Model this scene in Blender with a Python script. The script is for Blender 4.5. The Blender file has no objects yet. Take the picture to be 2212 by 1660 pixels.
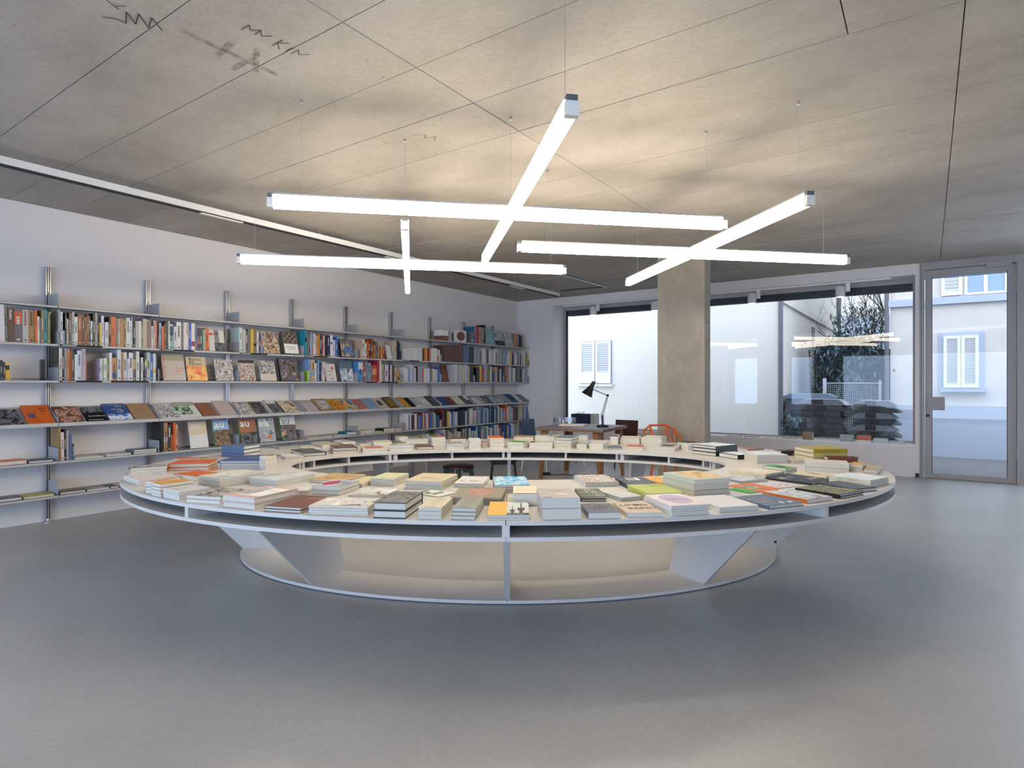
import bpy, bmesh, math, random
from mathutils import Vector, Matrix

random.seed(7)
PI = math.pi
scene = bpy.context.scene
COL = scene.collection

# ------------------------------------------------------------------ camera
PSI = math.radians(34.87)
CAM_Z = 1.36
cam = bpy.data.cameras.new("camera")
cam.sensor_width = 36.0
cam.lens = 1290.0 * 36.0 / 2212.0
cam.clip_start, cam.clip_end = 0.05, 200.0
cam_ob = bpy.data.objects.new("camera", cam)
COL.objects.link(cam_ob)
cam_ob.location = (0, 0, CAM_Z)
cam_ob.rotation_euler = (PI / 2, 0, PSI)
scene.camera = cam_ob

# ------------------------------------------------------------------ world: an even, overcast winter sky
world = bpy.data.worlds.new("overcast_sky")
scene.world = world
world.use_nodes = True
wn = world.node_tree.nodes
wn["Background"].inputs[0].default_value = (0.86, 0.93, 1.0, 1)
wn["Background"].inputs[1].default_value = 3.3
SKY = wn["Background"]

# ------------------------------------------------------------------ daylight from behind the camera and the street glazing, plus added unseen fill lights
def area_light(name, loc, rot, sx, sy, power, color):
    l = bpy.data.lights.new(name, "AREA")
    l.shape = "RECTANGLE"
    l.size, l.size_y = sx, sy
    l.energy = power
    l.color = color
    o = bpy.data.objects.new(name, l)
    o.location = loc
    o.rotation_euler = rot
    COL.objects.link(o)
    return o

area_light("daylight_rear_window", (-5.42, -5.0, 1.3), (PI / 2, 0, 0), 3.0, 2.3, 165, (0.37, 0.60, 1.0))
area_light("daylight_rear_window", (0.35, -5.0, 1.3), (PI / 2, 0, 0), 6.2, 2.3, 270, (0.40, 0.62, 1.0))
area_light("fill_light_side", (2.75, 10.42, 1.65), (PI / 2 - 0.35, 0, PI), 2.6, 2.2, 150, (0.66, 0.80, 1.0))  # added fill out of view, brightens the floor on the door side
area_light("fill_light_rear", (0.9, -1.2, 3.0), (0, 0, 0.6), 3.0, 1.2, 30, (1.0, 0.97, 0.93))  # added fill behind the camera, lifts the ambient light
area_light("fill_light_rear_shelves", (-4.0, -0.8, 3.0), (0, 0, 0.6), 3.0, 1.2, 30, (1.0, 0.97, 0.93))  # second added fill behind the camera, on the shelf side
for nm, lc, sx, sy in (("street_window_portal", (-3.2, 10.97, 1.7), 6.0, 2.4), ("door_portal", (0.46, 10.62, 1.5), 0.8, 2.8)):
    area_light(nm, lc, (-PI / 2, 0, 0), sx, sy, 1, (1, 1, 1)).data.cycles.is_portal = True   # guides the sampling of the sky, gives no light itself

# ------------------------------------------------------------------ exposure
vs = scene.view_settings
vs.view_transform = "Standard"
vs.look = "None"
vs.gamma = 1.0
vs.use_curve_mapping = False
vs.exposure = 0.0
LAMP = 22.0          # radiance of the tube diffusers

# ------------------------------------------------------------------ helpers
def lin(c):
    return tuple((x / 12.92 if x <= 0.04045 else ((x + 0.055) / 1.055) ** 2.4) for x in c)

class MB:
    """collects faces for one mesh"""
    def __init__(self):
        self.v, self.f, self.m = [], [], []
    def quad(self, pts, m=0):
        b = len(self.v)
        self.v += [tuple(p) for p in pts]
        self.f.append(tuple(range(b, b + len(pts))))
        self.m.append(m)
    def box(self, x0, x1, y0, y1, z0, z1, m=0, M=None):
        c = [(x0, y0, z0), (x1, y0, z0), (x1, y1, z0), (x0, y1, z0), (x0, y0, z1), (x1, y0, z1), (x1, y1, z1), (x0, y1, z1)]
        if M is not None:
            c = [tuple(M @ Vector(p)) for p in c]
        b = len(self.v)
        self.v += c
        for f in ((0, 3, 2, 1), (4, 5, 6, 7), (0, 1, 5, 4), (1, 2, 6, 5), (2, 3, 7, 6), (3, 0, 4, 7)):
            self.f.append(tuple(b + i for i in f))
            self.m.append(m)
        return self
    def prism(self, poly, z0, z1, m=0, M=None):
        """extrudes a counter-clockwise polygon (x, y) from z0 to z1"""
        n = len(poly)
        c = [(p[0], p[1], z0) for p in poly] + [(p[0], p[1], z1) for p in poly]
        if M is not None:
            c = [tuple(M @ Vector(p)) for p in c]
        b = len(self.v)
        self.v += c
        self.f.append(tuple(b + i for i in reversed(range(n)))); self.m.append(m)
        self.f.append(tuple(b + n + i for i in range(n))); self.m.append(m)
        for i in range(n):
            j = (i + 1) % n
            self.f.append((b + i, b + j, b + n + j, b + n + i)); self.m.append(m)
        return self
    def tube(self, path, r, n=8, m=0, caps=True, r1=None):
        """a round bar along a list of points; the radius may taper to r1"""
        path = [Vector(p) for p in path]
        rings = []
        k = len(path)
        for i, p in enumerate(path):
            t = (path[min(i + 1, k - 1)] - path[max(i - 1, 0)]).normalized()
            a = t.cross(Vector((0, 0, 1)))
            if a.length < 1e-3:
                a = t.cross(Vector((1, 0, 0)))
            a.normalize()
            b = t.cross(a)
            rr = r if r1 is None else r + (r1 - r) * i / (k - 1)
            base = len(self.v)
            for q in range(n):
                an = 2 * PI * q / n
                self.v.append(tuple(p + a * math.cos(an) * rr + b * math.sin(an) * rr))
            rings.append(base)
        for i in range(k - 1):
            for q in range(n):
                q2 = (q + 1) % n
                self.f.append((rings[i] + q, rings[i] + q2, rings[i + 1] + q2, rings[i + 1] + q)); self.m.append(m)
        if caps:
            self.f.append(tuple(rings[0] + q for q in reversed(range(n)))); self.m.append(m)
            self.f.append(tuple(rings[-1] + q for q in range(n))); self.m.append(m)
        return self
    def lathe(self, prof, n=24, m=0, M=None):
        """profile [(radius, z)] turned about z"""
        rings = []
        for r, z in prof:
            base = len(self.v)
            for q in range(n):
                an = 2 * PI * q / n
                p = Vector((r * math.cos(an), r * math.sin(an), z))
                self.v.append(tuple(M @ p if M is not None else p))
            rings.append(base)
        for i in range(len(prof) - 1):
            for q in range(n):
                q2 = (q + 1) % n
                self.f.append((rings[i] + q, rings[i] + q2, rings[i + 1] + q2, rings[i + 1] + q)); self.m.append(m)
        self.f.append(tuple(rings[0] + q for q in reversed(range(n)))); self.m.append(m)
        self.f.append(tuple(rings[-1] + q for q in range(n))); self.m.append(m)
        return self
    def mesh(self, name, mats):
        me = bpy.data.meshes.new(name)
        me.from_pydata(self.v, [], self.f)
        for mt in (mats if isinstance(mats, (list, tuple)) else [mats]):
            me.materials.append(mt)
        me.polygons.foreach_set("material_index", self.m)
        me.update()
        return me
    def obj(self, name, mats, parent=None, loc=None, smooth=False, bevel=0.0):
        me = self.mesh(name, mats)
        if bevel:
            bm = bmesh.new(); bm.from_mesh(me)
            bmesh.ops.remove_doubles(bm, verts=bm.verts, dist=1e-6)
            bmesh.ops.bevel(bm, geom=list(bm.edges), offset=bevel, segments=2, profile=0.6, affect="EDGES")
            bm.to_mesh(me); bm.free()
        if smooth:
            me.polygons.foreach_set("use_smooth", [True] * len(me.polygons))
            me.set_sharp_from_angle(angle=math.radians(40))
        return link(name, me, parent, loc)

def link(name, data, parent=None, loc=None, rot=None, scale=None):
    o = bpy.data.objects.new(name, data)
    if parent is not None: o.parent = parent
    if loc is not None: o.location = loc
    if rot is not None: o.rotation_euler = rot
    if scale is not None: o.scale = scale
    COL.objects.link(o)
    return o

def tag(o, label, cat, group=None):
    o["label"] = label
    o["category"] = cat
    if group: o["group"] = group
    return o

def thing(name, label, cat, loc=(0, 0, 0), rotz=0.0, group=None):
    return tag(link(name, None, None, loc, (0, 0, rotz)), label, cat, group)

def structure(o):
    o["kind"] = "structure"
    return o

def stuff(o):
    o["kind"] = "stuff"
    return o

# ------------------------------------------------------------------ materials
MATS = {}
def new_mat(name):
    m = bpy.data.materials.new(name)
    m.use_nodes = True
    nt = m.node_tree
    return m, nt, nt.nodes["Principled BSDF"]

def pbr(name, col, rough=0.5, metal=0.0, var=0.06, scale=6.0, bump=0.0, bscale=80.0, coat=0.0, spec=0.5, srgb=True):
    if name in MATS: return MATS[name]
    m, nt, b = new_mat(name)
    c = lin(col) if srgb else col
    tc = nt.nodes.new("ShaderNodeTexCoord")
    nz = nt.nodes.new("ShaderNodeTexNoise"); nz.inputs["Scale"].default_value = scale; nz.inputs["Detail"].default_value = 5
    nt.links.new(tc.outputs["Object"], nz.inputs["Vector"])
    rp = nt.nodes.new("ShaderNodeValToRGB")
    rp.color_ramp.elements[0].position, rp.color_ramp.elements[1].position = 0.3, 0.7
    rp.color_ramp.elements[0].color = (*[x * (1 - var) for x in c], 1)
    rp.color_ramp.elements[1].color = (*[min(1, x * (1 + var)) for x in c], 1)
    nt.links.new(nz.outputs["Fac"], rp.inputs["Fac"])
    nt.links.new(rp.outputs["Color"], b.inputs["Base Color"])
    b.inputs["Roughness"].default_value = rough
    b.inputs["Metallic"].default_value = metal
    b.inputs["Coat Weight"].default_value = coat
    b.inputs["Specular IOR Level"].default_value = spec
    if bump:
        n2 = nt.nodes.new("ShaderNodeTexNoise"); n2.inputs["Scale"].default_value = bscale; n2.inputs["Detail"].default_value = 3
        nt.links.new(tc.outputs["Object"], n2.inputs["Vector"])
        bp = nt.nodes.new("ShaderNodeBump"); bp.inputs["Strength"].default_value = bump; bp.inputs["Distance"].default_value = 0.004
        nt.links.new(n2.outputs["Fac"], bp.inputs["Height"])
        nt.links.new(bp.outputs["Normal"], b.inputs["Normal"])
    MATS[name] = m
    return m

def object_colour(name, rough, grain=0.05):
    m, nt, b = new_mat(name)
    oi = nt.nodes.new("ShaderNodeObjectInfo")
    tc = nt.nodes.new("ShaderNodeTexCoord")
    nz = nt.nodes.new("ShaderNodeTexNoise"); nz.inputs["Scale"].default_value = 9; nz.inputs["Detail"].default_value = 4
    nt.links.new(tc.outputs["Generated"], nz.inputs["Vector"])
    mp = nt.nodes.new("ShaderNodeMapRange"); mp.inputs["To Min"].default_value = 0.80 - grain; mp.inputs["To Max"].default_value = 0.80 + grain
    nt.links.new(nz.outputs["Fac"], mp.inputs["Value"])
    mx = nt.nodes.new("ShaderNodeVectorMath"); mx.operation = "SCALE"
    nt.links.new(oi.outputs["Color"], mx.inputs[0]); nt.links.new(mp.outputs["Result"], mx.inputs["Scale"])
    nt.links.new(mx.outputs["Vector"], b.inputs["Base Color"])
    b.inputs["Roughness"].default_value = rough
    return m

def concrete(name, c0, c1, rough=0.8, stretch=(1, 1, 1), mottled=1.0, pits=True, bump=0.25, random_tone=0.0, spec=0.35):
    m, nt, b = new_mat(name)
    N, L = nt.nodes, nt.links
    geo = N.new("ShaderNodeNewGeometry")
    mp = N.new("ShaderNodeMapping"); mp.inputs["Scale"].default_value = stretch
    L.new(geo.outputs["Position"], mp.inputs["Vector"])
    n1 = N.new("ShaderNodeTexNoise"); n1.inputs["Scale"].default_value = 1.1; n1.inputs["Detail"].default_value = 8; n1.inputs["Roughness"].default_value = 0.62
    L.new(mp.outputs["Vector"], n1.inputs["Vector"])
    rp = N.new("ShaderNodeValToRGB")
    rp.color_ramp.elements[0].position, rp.color_ramp.elements[1].position = 0.5 - 0.22 / mottled, 0.5 + 0.22 / mottled
    rp.color_ramp.elements[0].color = (*lin(c0), 1); rp.color_ramp.elements[1].color = (*lin(c1), 1)
    L.new(n1.outputs["Fac"], rp.inputs["Fac"])
    n2 = N.new("ShaderNodeTexNoise"); n2.inputs["Scale"].default_value = 38; n2.inputs["Detail"].default_value = 6
    L.new(mp.outputs["Vector"], n2.inputs["Vector"])
    m2 = N.new("ShaderNodeMapRange"); m2.inputs["From Min"].default_value = 0.3; m2.inputs["From Max"].default_value = 0.7
    m2.inputs["To Min"].default_value = 0.93; m2.inputs["To Max"].default_value = 1.06
    L.new(n2.outputs["Fac"], m2.inputs["Value"])
    mul = N.new("ShaderNodeVectorMath"); mul.operation = "SCALE"
    L.new(rp.outputs["Color"], mul.inputs[0]); L.new(m2.outputs["Result"], mul.inputs["Scale"])
    last = mul.outputs["Vector"]
    if pits:
        vo = N.new("ShaderNodeTexVoronoi"); vo.inputs["Scale"].default_value = 5.5; vo.inputs["Randomness"].default_value = 1.0
        L.new(mp.outputs["Vector"], vo.inputs["Vector"])
        n3 = N.new("ShaderNodeTexNoise"); n3.inputs["Scale"].default_value = 2.3
        L.new(mp.outputs["Vector"], n3.inputs["Vector"])
        m4 = N.new("ShaderNodeMapRange"); m4.inputs["From Min"].default_value = 0.45; m4.inputs["From Max"].default_value = 0.75
        m4.inputs["To Min"].default_value = 0.012; m4.inputs["To Max"].default_value = 0.085
        L.new(n3.outputs["Fac"], m4.inputs["Value"])
        lt = N.new("ShaderNodeMath"); lt.operation = "LESS_THAN"
        L.new(vo.outputs["Distance"], lt.inputs[0]); L.new(m4.outputs["Result"], lt.inputs[1])
        m5 = N.new("ShaderNodeMapRange"); m5.inputs["To Min"].default_value = 1.0; m5.inputs["To Max"].default_value = 0.6
        L.new(lt.outputs[0], m5.inputs["Value"])
        mu2 = N.new("ShaderNodeVectorMath"); mu2.operation = "SCALE"
        L.new(last, mu2.inputs[0]); L.new(m5.outputs["Result"], mu2.inputs["Scale"]); last = mu2.outputs["Vector"]
    if random_tone:
        oi = N.new("ShaderNodeObjectInfo")
        m6 = N.new("ShaderNodeMapRange"); m6.inputs["To Min"].default_value = 1 - random_tone; m6.inputs["To Max"].default_value = 1 + random_tone
        L.new(oi.outputs["Random"], m6.inputs["Value"])
        mu3 = N.new("ShaderNodeVectorMath"); mu3.operation = "SCALE"
        L.new(last, mu3.inputs[0]); L.new(m6.outputs["Result"], mu3.inputs["Scale"]); last = mu3.outputs["Vector"]
    L.new(last, b.inputs["Base Color"])
    b.inputs["Roughness"].default_value = rough
    b.inputs["Specular IOR Level"].default_value = spec
    if bump:
        bp = N.new("ShaderNodeBump"); bp.inputs["Strength"].default_value = bump; bp.inputs["Distance"].default_value = 0.003
        L.new(n2.outputs["Fac"], bp.inputs["Height"]); L.new(bp.outputs["Normal"], b.inputs["Normal"])
    MATS[name] = m
    return m

def emit(name, col, strength):
    m = bpy.data.materials.new(name); m.use_nodes = True
    nt = m.node_tree; nt.nodes.remove(nt.nodes["Principled BSDF"])
    e = nt.nodes.new("ShaderNodeEmission"); e.inputs[0].default_value = (*col, 1); e.inputs[1].default_value = strength
    nt.links.new(e.outputs[0], nt.nodes["Material Output"].inputs[0])
    return m

def glass(name, tint=(0.96, 0.98, 1.0), ior=1.33):
    m = bpy.data.materials.new(name); m.use_nodes = True
    nt = m.node_tree; nt.nodes.remove(nt.nodes["Principled BSDF"])
    tr = nt.nodes.new("ShaderNodeBsdfTransparent"); tr.inputs[0].default_value = (*tint, 1)
    gl = nt.nodes.new("ShaderNodeBsdfGlossy"); gl.inputs["Roughness"].default_value = 0.0
    fr = nt.nodes.new("ShaderNodeFresnel"); fr.inputs[0].default_value = ior
    mx = nt.nodes.new("ShaderNodeMixShader")
    nt.links.new(fr.outputs[0], mx.inputs[0]); nt.links.new(tr.outputs[0], mx.inputs[1]); nt.links.new(gl.outputs[0], mx.inputs[2])
    nt.links.new(mx.outputs[0], nt.nodes["Material Output"].inputs[0])
    return m

C = dict(white=(.90,.90,.89), pale=(.82,.82,.82), lgrey=(.70,.71,.72), grey=(.50,.51,.52), charcoal=(.16,.16,.17), black=(.045,.045,.05),
 cream=(.87,.83,.74), ivory=(.88,.86,.66), ivory2=(.87,.84,.62), ivoryg=(.80,.79,.72), linen=(.86,.80,.68), beige=(.80,.74,.64), sand=(.80,.68,.46), tan=(.68,.55,.42), taupe=(.48,.43,.39),
 kraft=(.60,.47,.33), rose=(.86,.76,.71), rosew=(.80,.74,.71), rosy=(.86,.70,.64), pink=(.80,.58,.45), peach=(.85,.68,.55), peachw=(.84,.77,.64), peel=(.9,.6,.4), lilac=(.78,.75,.74), lilacw=(.76,.73,.77), lilacd=(.70,.64,.76),
 plum=(.30,.22,.24), rust=(.44,.23,.14), brick=(.50,.29,.23), clay=(.60,.40,.28), umber=(.27,.19,.13), brown=(.40,.30,.12), brownph=(.25,.19,.15),
 orange=(.88,.42,.12), orange2=(.88,.46,.18), coral=(.82,.38,.27), apricot=(.88,.68,.36), gold=(.85,.62,.24), yel=(.90,.68,.25), mustard=(.72,.66,.18), straw=(.78,.72,.46),
 lime=(.74,.80,.40), lime2=(.72,.74,.46), green=(.22,.66,.26), leafg=(.42,.66,.36), dgreen=(.13,.26,.18), moss=(.22,.25,.18), dolive=(.24,.23,.15), olive=(.45,.42,.18), mint=(.66,.78,.70), sage=(.62,.63,.57), khaki=(.62,.60,.52),
 teal=(.10,.46,.50), tealn=(.14,.28,.34), aqua=(.52,.72,.78), skyb=(.55,.68,.84), steel=(.34,.43,.55), slate=(.38,.42,.45), denim=(.33,.42,.56), cobalt=(.20,.34,.58), indigo=(.24,.28,.36), navy=(.13,.15,.21), navyl=(.36,.40,.52),
 silver=(.66,.68,.68), bphoto=(.55,.60,.66), dphoto=(.34,.33,.32), pphoto=(.78,.72,.70), magenta=(.66,.13,.33), violet=(.70,.64,.74), red=(.65,.16,.12), plaid=(.80,.74,.64), ta=(.46,.42,.40))
SH = dict(w=(.86,.86,.87), lg=(.70,.71,.73), g=(.46,.47,.49), dg=(.24,.24,.25), k=(.06,.06,.065), o=(.87,.40,.12), do=(.58,.27,.14), br=(.38,.25,.17), t=(.66,.50,.34), to=(.82,.52,.20), be=(.79,.73,.64), pe=(.87,.66,.48), y=(.86,.70,.24),
 ol=(.50,.47,.24), dol=(.28,.27,.18), dgr=(.13,.22,.16), lgr=(.56,.66,.56), grw=(.82,.82,.84), tl=(.16,.58,.66), tb=(.10,.42,.60), lb=(.55,.66,.80), lbw=(.32,.60,.80), lbp=(.64,.70,.78), b=(.16,.38,.72), nb=(.11,.15,.27), st=(.35,.44,.58), bo=(.40,.50,.64),
 r=(.66,.20,.16), pk=(.80,.68,.64), mg=(.68,.14,.32), co=(.80,.38,.32), pu=(.32,.26,.42), lm=(.68,.82,.28), bu=(.38,.23,.20), pa=(.78,.75,.73), ta=(.50,.44,.40), dph=(.40,.40,.41), op=(.78,.52,.30), dgp=(.34,.35,.36), dop=(.74,.34,.20), wst=(.72,.72,.76))
SHNAME = dict(w="white", lg="light grey", g="grey", dg="dark grey", k="black", o="orange", do="rust", br="brown", t="tan", to="amber", be="beige", pe="peach", y="yellow", ol="olive", dol="dark olive", dgr="dark green", lgr="pale green", grw="green and white", tl="turquoise", tb="petrol blue",
 lb="pale blue", lbw="sky blue", lbp="blue-white", b="blue", nb="navy", st="steel blue", bo="blue-brown", r="red", pk="pale pink", mg="magenta", co="coral", pu="purple", lm="lime", bu="burgundy", pa="off-white", ta="taupe", dph="marbled", op="orange-patterned", dgp="mottled grey", dop="red-patterned", wst="striped")

M_COVER = object_colour("book_cover", 0.42)
M_PRINT = object_colour("ink_print", 0.5, 0.02)
def page_material():
    m, nt, b = new_mat("paper_pages")
    tc = nt.nodes.new("ShaderNodeTexCoord"); sp = nt.nodes.new("ShaderNodeSeparateXYZ")
    nt.links.new(tc.outputs["Generated"], sp.inputs[0])
    oi = nt.nodes.new("ShaderNodeObjectInfo")
    ml = nt.nodes.new("ShaderNodeMath"); ml.operation = "MULTIPLY_ADD"; ml.inputs[1].default_value = 90.0
    nt.links.new(sp.outputs["Z"], ml.inputs[0]); nt.links.new(oi.outputs["Random"], ml.inputs[2])
    wn_ = nt.nodes.new("ShaderNodeTexNoise"); wn_.noise_dimensions = "1D"; wn_.inputs["Scale"].default_value = 0.6
    nt.links.new(ml.outputs[0], wn_.inputs["W"])
    rp = nt.nodes.new("ShaderNodeValToRGB")
    rp.color_ramp.elements[0].position, rp.color_ramp.elements[1].position = 0.25, 0.75
    rp.color_ramp.elements[0].color = (*lin((.73, .71, .66)), 1); rp.color_ramp.elements[1].color = (*lin((.83, .815, .78)), 1)
    nt.links.new(wn_.outputs["Fac"], rp.inputs["Fac"]); nt.links.new(rp.outputs["Color"], b.inputs["Base Color"])
    b.inputs["Roughness"].default_value = 0.85
    return m
M_PAGE = page_material()

PHOTO = dict(city=("#2c2a29","#8d8a86","#c9c6c2","#4a4540",7), warm=("#c98a5a","#d9b39a","#b86f4e","#e0c8a8",5), stone=("#6d7377","#b9bdbf","#8c9294","#d5d8d8",3), boat=("#5c4a40","#d8cfc6","#b9c3cc","#efe9e2",3),
 ink=("#141416","#3c3d42","#77797f","#1f2024",5), haze=("#5d7286","#a9b4c0","#cfd3da","#7f8c9a",4), leaf=("#27402f","#3f6b46","#90a58a","#dfe5da",5), garden=("#20261d","#4d5640","#98985f","#3a4a5e",8), dusk=("#1d2430","#48597a","#2b2f36","#71819d",3),
 sky=("#aebfd2","#dfe8f0","#c6d4e2","#f1f4f7",2), violet=("#b9a8c0","#e1dbe4","#8f8598","#f0edf1",3), faint=("#dcd8cd","#c4c3b6","#ebe8e0","#a9ab9f",5), earth=("#2b2019","#5b4636","#947459","#3a2d24",6), sunset=("#a0533a","#d98a5c","#6c5a86","#c06a4a",3),
 meadow=("#6e7457","#a9b0a4","#cfd4d6","#4a4f3e",4), wave=("#2f9fd6","#7cc3e8","#eaf2f6","#1b7fbd",6), brickph=("#a35b48","#d7a899","#7a4536","#c9beb2",9), collage=("#b8573c","#8f8d88","#d9d4cb","#3f3d3b",8), moss=("#2a2e24","#4a5140","#8a8e7c","#1d2019",6), sandph=("#8d7350","#c4a473","#d9bd8e","#a8885c",2),
 hall=("#5e4536","#a8876b","#d8cbbd","#3a2a22",5), rocks=("#3a5f9e","#6f93c7","#6b5446","#c9c2b8",3), tree=("#4a403a","#a59e9a","#cfcaca","#2a2523",8), village=("#1d1c20","#7b6a50","#3a4f7a","#c8a878",5), sunray=("#d9583c","#e58a4e","#eec46c","#c84a3a",2), lily=("#6f86a0","#e8e6ea","#a9b5c4","#4f6880",3),
 blueorn=("#3a4f8a","#7c5a58","#2e3f74","#b0603a",6), tent=("#5a3226","#7d4d3c","#c59a86","#3c2018",3), peak=("#dfe6ee","#5f8cc4","#f4f6f8","#3f6fb0",2), bwdress=("#17171a","#e8e6ea","#5a585c","#c9c7cb",7), skull=("#2a201c","#b59a80","#e0cdb8","#4c3a30",5), fire=("#b8561e","#e8a53a","#7a3416","#f0d070",3), coast=("#d98a3c","#e0b070","#2f7fa8","#1d5f84",2), zebra=("#0e0e10","#f2f0f2","#2a2a2c","#d5d3d6",9))
def hexc(h): return lin(tuple(int(h[i:i + 2], 16) / 255 for i in (1, 3, 5)))
def photo(key):
    nm = "photo_" + key
    if nm in MATS: return MATS[nm]
    cols = PHOTO[key]
    m, nt, b = new_mat(nm)
    N, L = nt.nodes, nt.links
    tc = N.new("ShaderNodeTexCoord"); oi = N.new("ShaderNodeObjectInfo")
    ad = N.new("ShaderNodeVectorMath"); ad.operation = "ADD"
    sc = N.new("ShaderNodeVectorMath"); sc.operation = "SCALE"; sc.inputs["Scale"].default_value = 40.0
    cmb = N.new("ShaderNodeCombineXYZ"); L.new(oi.outputs["Random"], cmb.inputs[0]); L.new(oi.outputs["Random"], cmb.inputs[1])
    L.new(cmb.outputs[0], sc.inputs[0]); L.new(tc.outputs["Object"], ad.inputs[0]); L.new(sc.outputs["Vector"], ad.inputs[1])
    nz = N.new("ShaderNodeTexNoise"); nz.inputs["Scale"].default_value = cols[4] * 3.2; nz.inputs["Detail"].default_value = 5; nz.inputs["Distortion"].default_value = 1.2
    L.new(ad.outputs["Vector"], nz.inputs["Vector"])
    rp = N.new("ShaderNodeValToRGB"); cr = rp.color_ramp
    cr.elements[0].position = 0.36; cr.elements[0].color = (*hexc(cols[0]), 1)
    cr.elements[1].position = 0.66; cr.elements[1].color = (*hexc(cols[3]), 1)
    e = cr.elements.new(0.46); e.color = (*hexc(cols[1]), 1)
    e = cr.elements.new(0.55); e.color = (*hexc(cols[2]), 1)
    L.new(nz.outputs["Fac"], rp.inputs["Fac"]); L.new(rp.outputs["Color"], b.inputs["Base Color"])
    b.inputs["Roughness"].default_value = 0.4
    MATS[nm] = m
    return m
INK = {}
def ink(key):
    if key not in INK:
        INK[key] = pbr("ink_" + key, C[key], 0.5, var=0.02)
    return INK[key]

M_WALL = pbr("white_plaster", (.855, .835, .83), 0.9, var=0.015, scale=1.5, bump=0.06, bscale=180)
M_TABLE = pbr("white_laminate", (.765, .75, .735), 0.38, var=0.012, scale=2)
M_SHELF = pbr("grey_powder_coat", (.60, .60, .61), 0.45, var=0.02)
M_SHELFLIP = pbr("pale_powder_coat", (.70, .69, .685), 0.42, var=0.02)
M_ALU = pbr("brushed_aluminium", (.76, .76, .78), 0.32, metal=0.9, var=0.04)
M_DARKALU = pbr("shadow_groove", (.13, .13, .14), 0.6)
M_FRAME = pbr("grey_frame_paint", (.60, .585, .58), 0.5, var=0.02)
M_WHITEMETAL = pbr("white_painted_metal", (.85, .85, .85), 0.45, var=0.015)
M_BLACK = pbr("black_metal", (.05, .05, .055), 0.35)
M_BLACKM = pbr("black_matt", (.05, .05, .05), 0.8)
M_GLASS = glass("window_glass")
M_CONC_C = concrete("ceiling_concrete", (.605, .575, .54), (.69, .66, .62), 0.85, stretch=(1.0, 1.6, 1), mottled=1.1, random_tone=0.035)
M_CONC_P = concrete("pillar_concrete", (.56, .53, .48), (.67, .635, .58), 0.8, stretch=(1.5, 1.5, 1.0), mottled=1.3)
M_FLOOR = concrete("polished_screed", (.595, .592, .588), (.665, .662, .658), 0.38, mottled=0.9, pits=False, bump=0.04, spec=0.85)
M_DIFF = emit("lit_diffuser", (1.0, 0.88, 0.69), LAMP)
M_SPOT = emit("lit_lens", (1.0, 0.9, 0.75), 12.0)
M_CAP = pbr("opal_acrylic", (.88, .86, .83), 0.3)
M_WOOD = pbr("oak_wood", (.52, .36, .20), 0.5, var=0.16, scale=14)
M_WALNUT = pbr("dark_wood", (.20, .15, .12), 0.5, var=0.15, scale=14)
# ================================================================== the room
H = 3.115                 # ceiling height
XL, YB = -7.173, 10.5     # shelf wall, street wall
XR, YF = 4.2, -5.1        # wall beyond the door, wall behind the camera
T = 0.3

fl = structure(MB().box(XL - T, XR + T, YF - T, 11.1, -0.25, 0.0).obj("floor", M_FLOOR))

cl = structure(MB().box(XL - T, XR + T, YF - T, 11.1, H + 0.03, H + 0.35).obj("ceiling", M_CONC_C))
# the shuttering panels, each cast proud of the joints between them
xs = [XL, -4.79, -2.33, 0.14, 2.61, XR]
k = 0
ys = [YF] + [1.400 + 0.5075 * i for i in range(-12, 18)] + [YB]
CELL = {}
for j in range(len(ys) - 1):
    row = list(xs)
    if 3.05 < ys[j] + 0.25 < 3.4: row = [XL, -4.79, -2.33, -0.33, 0.14, 2.61, XR]
    for i in range(len(row) - 1):
        w, d = row[i + 1] - row[i], ys[j + 1] - ys[j]
        key = (round(w, 3), round(d, 3))
        if key not in CELL:
            g = 0.0028
            CELL[key] = MB().box(g, w - g, g, d - g, 0, 0.03).mesh("panel", M_CONC_C)
        link("panel", CELL[key], cl, (row[i], ys[j], H + random.choice((0, 0, 0.0015, 0.003))))
# pencil scrawls and a stain left on the ceiling
def stroke(mb, pts, w, z):
    for (x0, y0), (x1, y1) in zip(pts, pts[1:]):
        dx, dy = x1 - x0, y1 - y0
        l = math.hypot(dx, dy) or 1
        nx, ny = -dy / l * w / 2, dx / l * w / 2
        mb.quad([(x0 + nx, y0 + ny, z), (x1 + nx, y1 + ny, z), (x1 - nx, y1 - ny, z), (x0 - nx, y0 - ny, z)])
mb = MB()
zz = H - 0.0006
stroke(mb, [(-3.24, 1.22), (-3.2, 1.27), (-3.20, 1.31), (-3.1, 1.27), (-3.17, 1.34), (-3.07, 1.31), (-3.15, 1.39), (-3.05, 1.36), (-3.12, 1.44)], 0.006, zz)
stroke(mb, [(-3.10, 1.22), (-3.05, 1.25)], 0.005, zz); stroke(mb, [(-3.08, 1.18), (-3.11, 1.24)], 0.005, zz)
for dx in (0, 0.06):
    stroke(mb, [(-2.79 + dx * .3, 1.66 + dx), (-2.72, 1.66 + dx), (-2.76, 1.69 + dx), (-2.71, 1.72 + dx)], 0.005, zz)
stroke(mb, [(-2.79, 1.83), (-2.70, 1.83)], 0.005, zz); stroke(mb, [(-2.70, 1.87), (-2.745, 1.83), (-2.79, 1.87)], 0.005, zz)
stroke(mb, [(-2.78, 1.90), (-2.72, 1.90)], 0.005, zz); stroke(mb, [(-2.78, 1.93), (-2.71, 1.93), (-2.75, 1.96), (-2.70, 1.99)], 0.005, zz)
stroke(mb, [(-2.98, 3.05), (-2.9, 3.1), (-2.95, 3.14), (-2.86, 3.16), (-2.92, 3.21)], 0.005, zz)
stuff(mb.obj("pencil_marks", pbr("pencil", (.25, .23, .21), 0.9), cl))
mb = MB()
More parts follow.
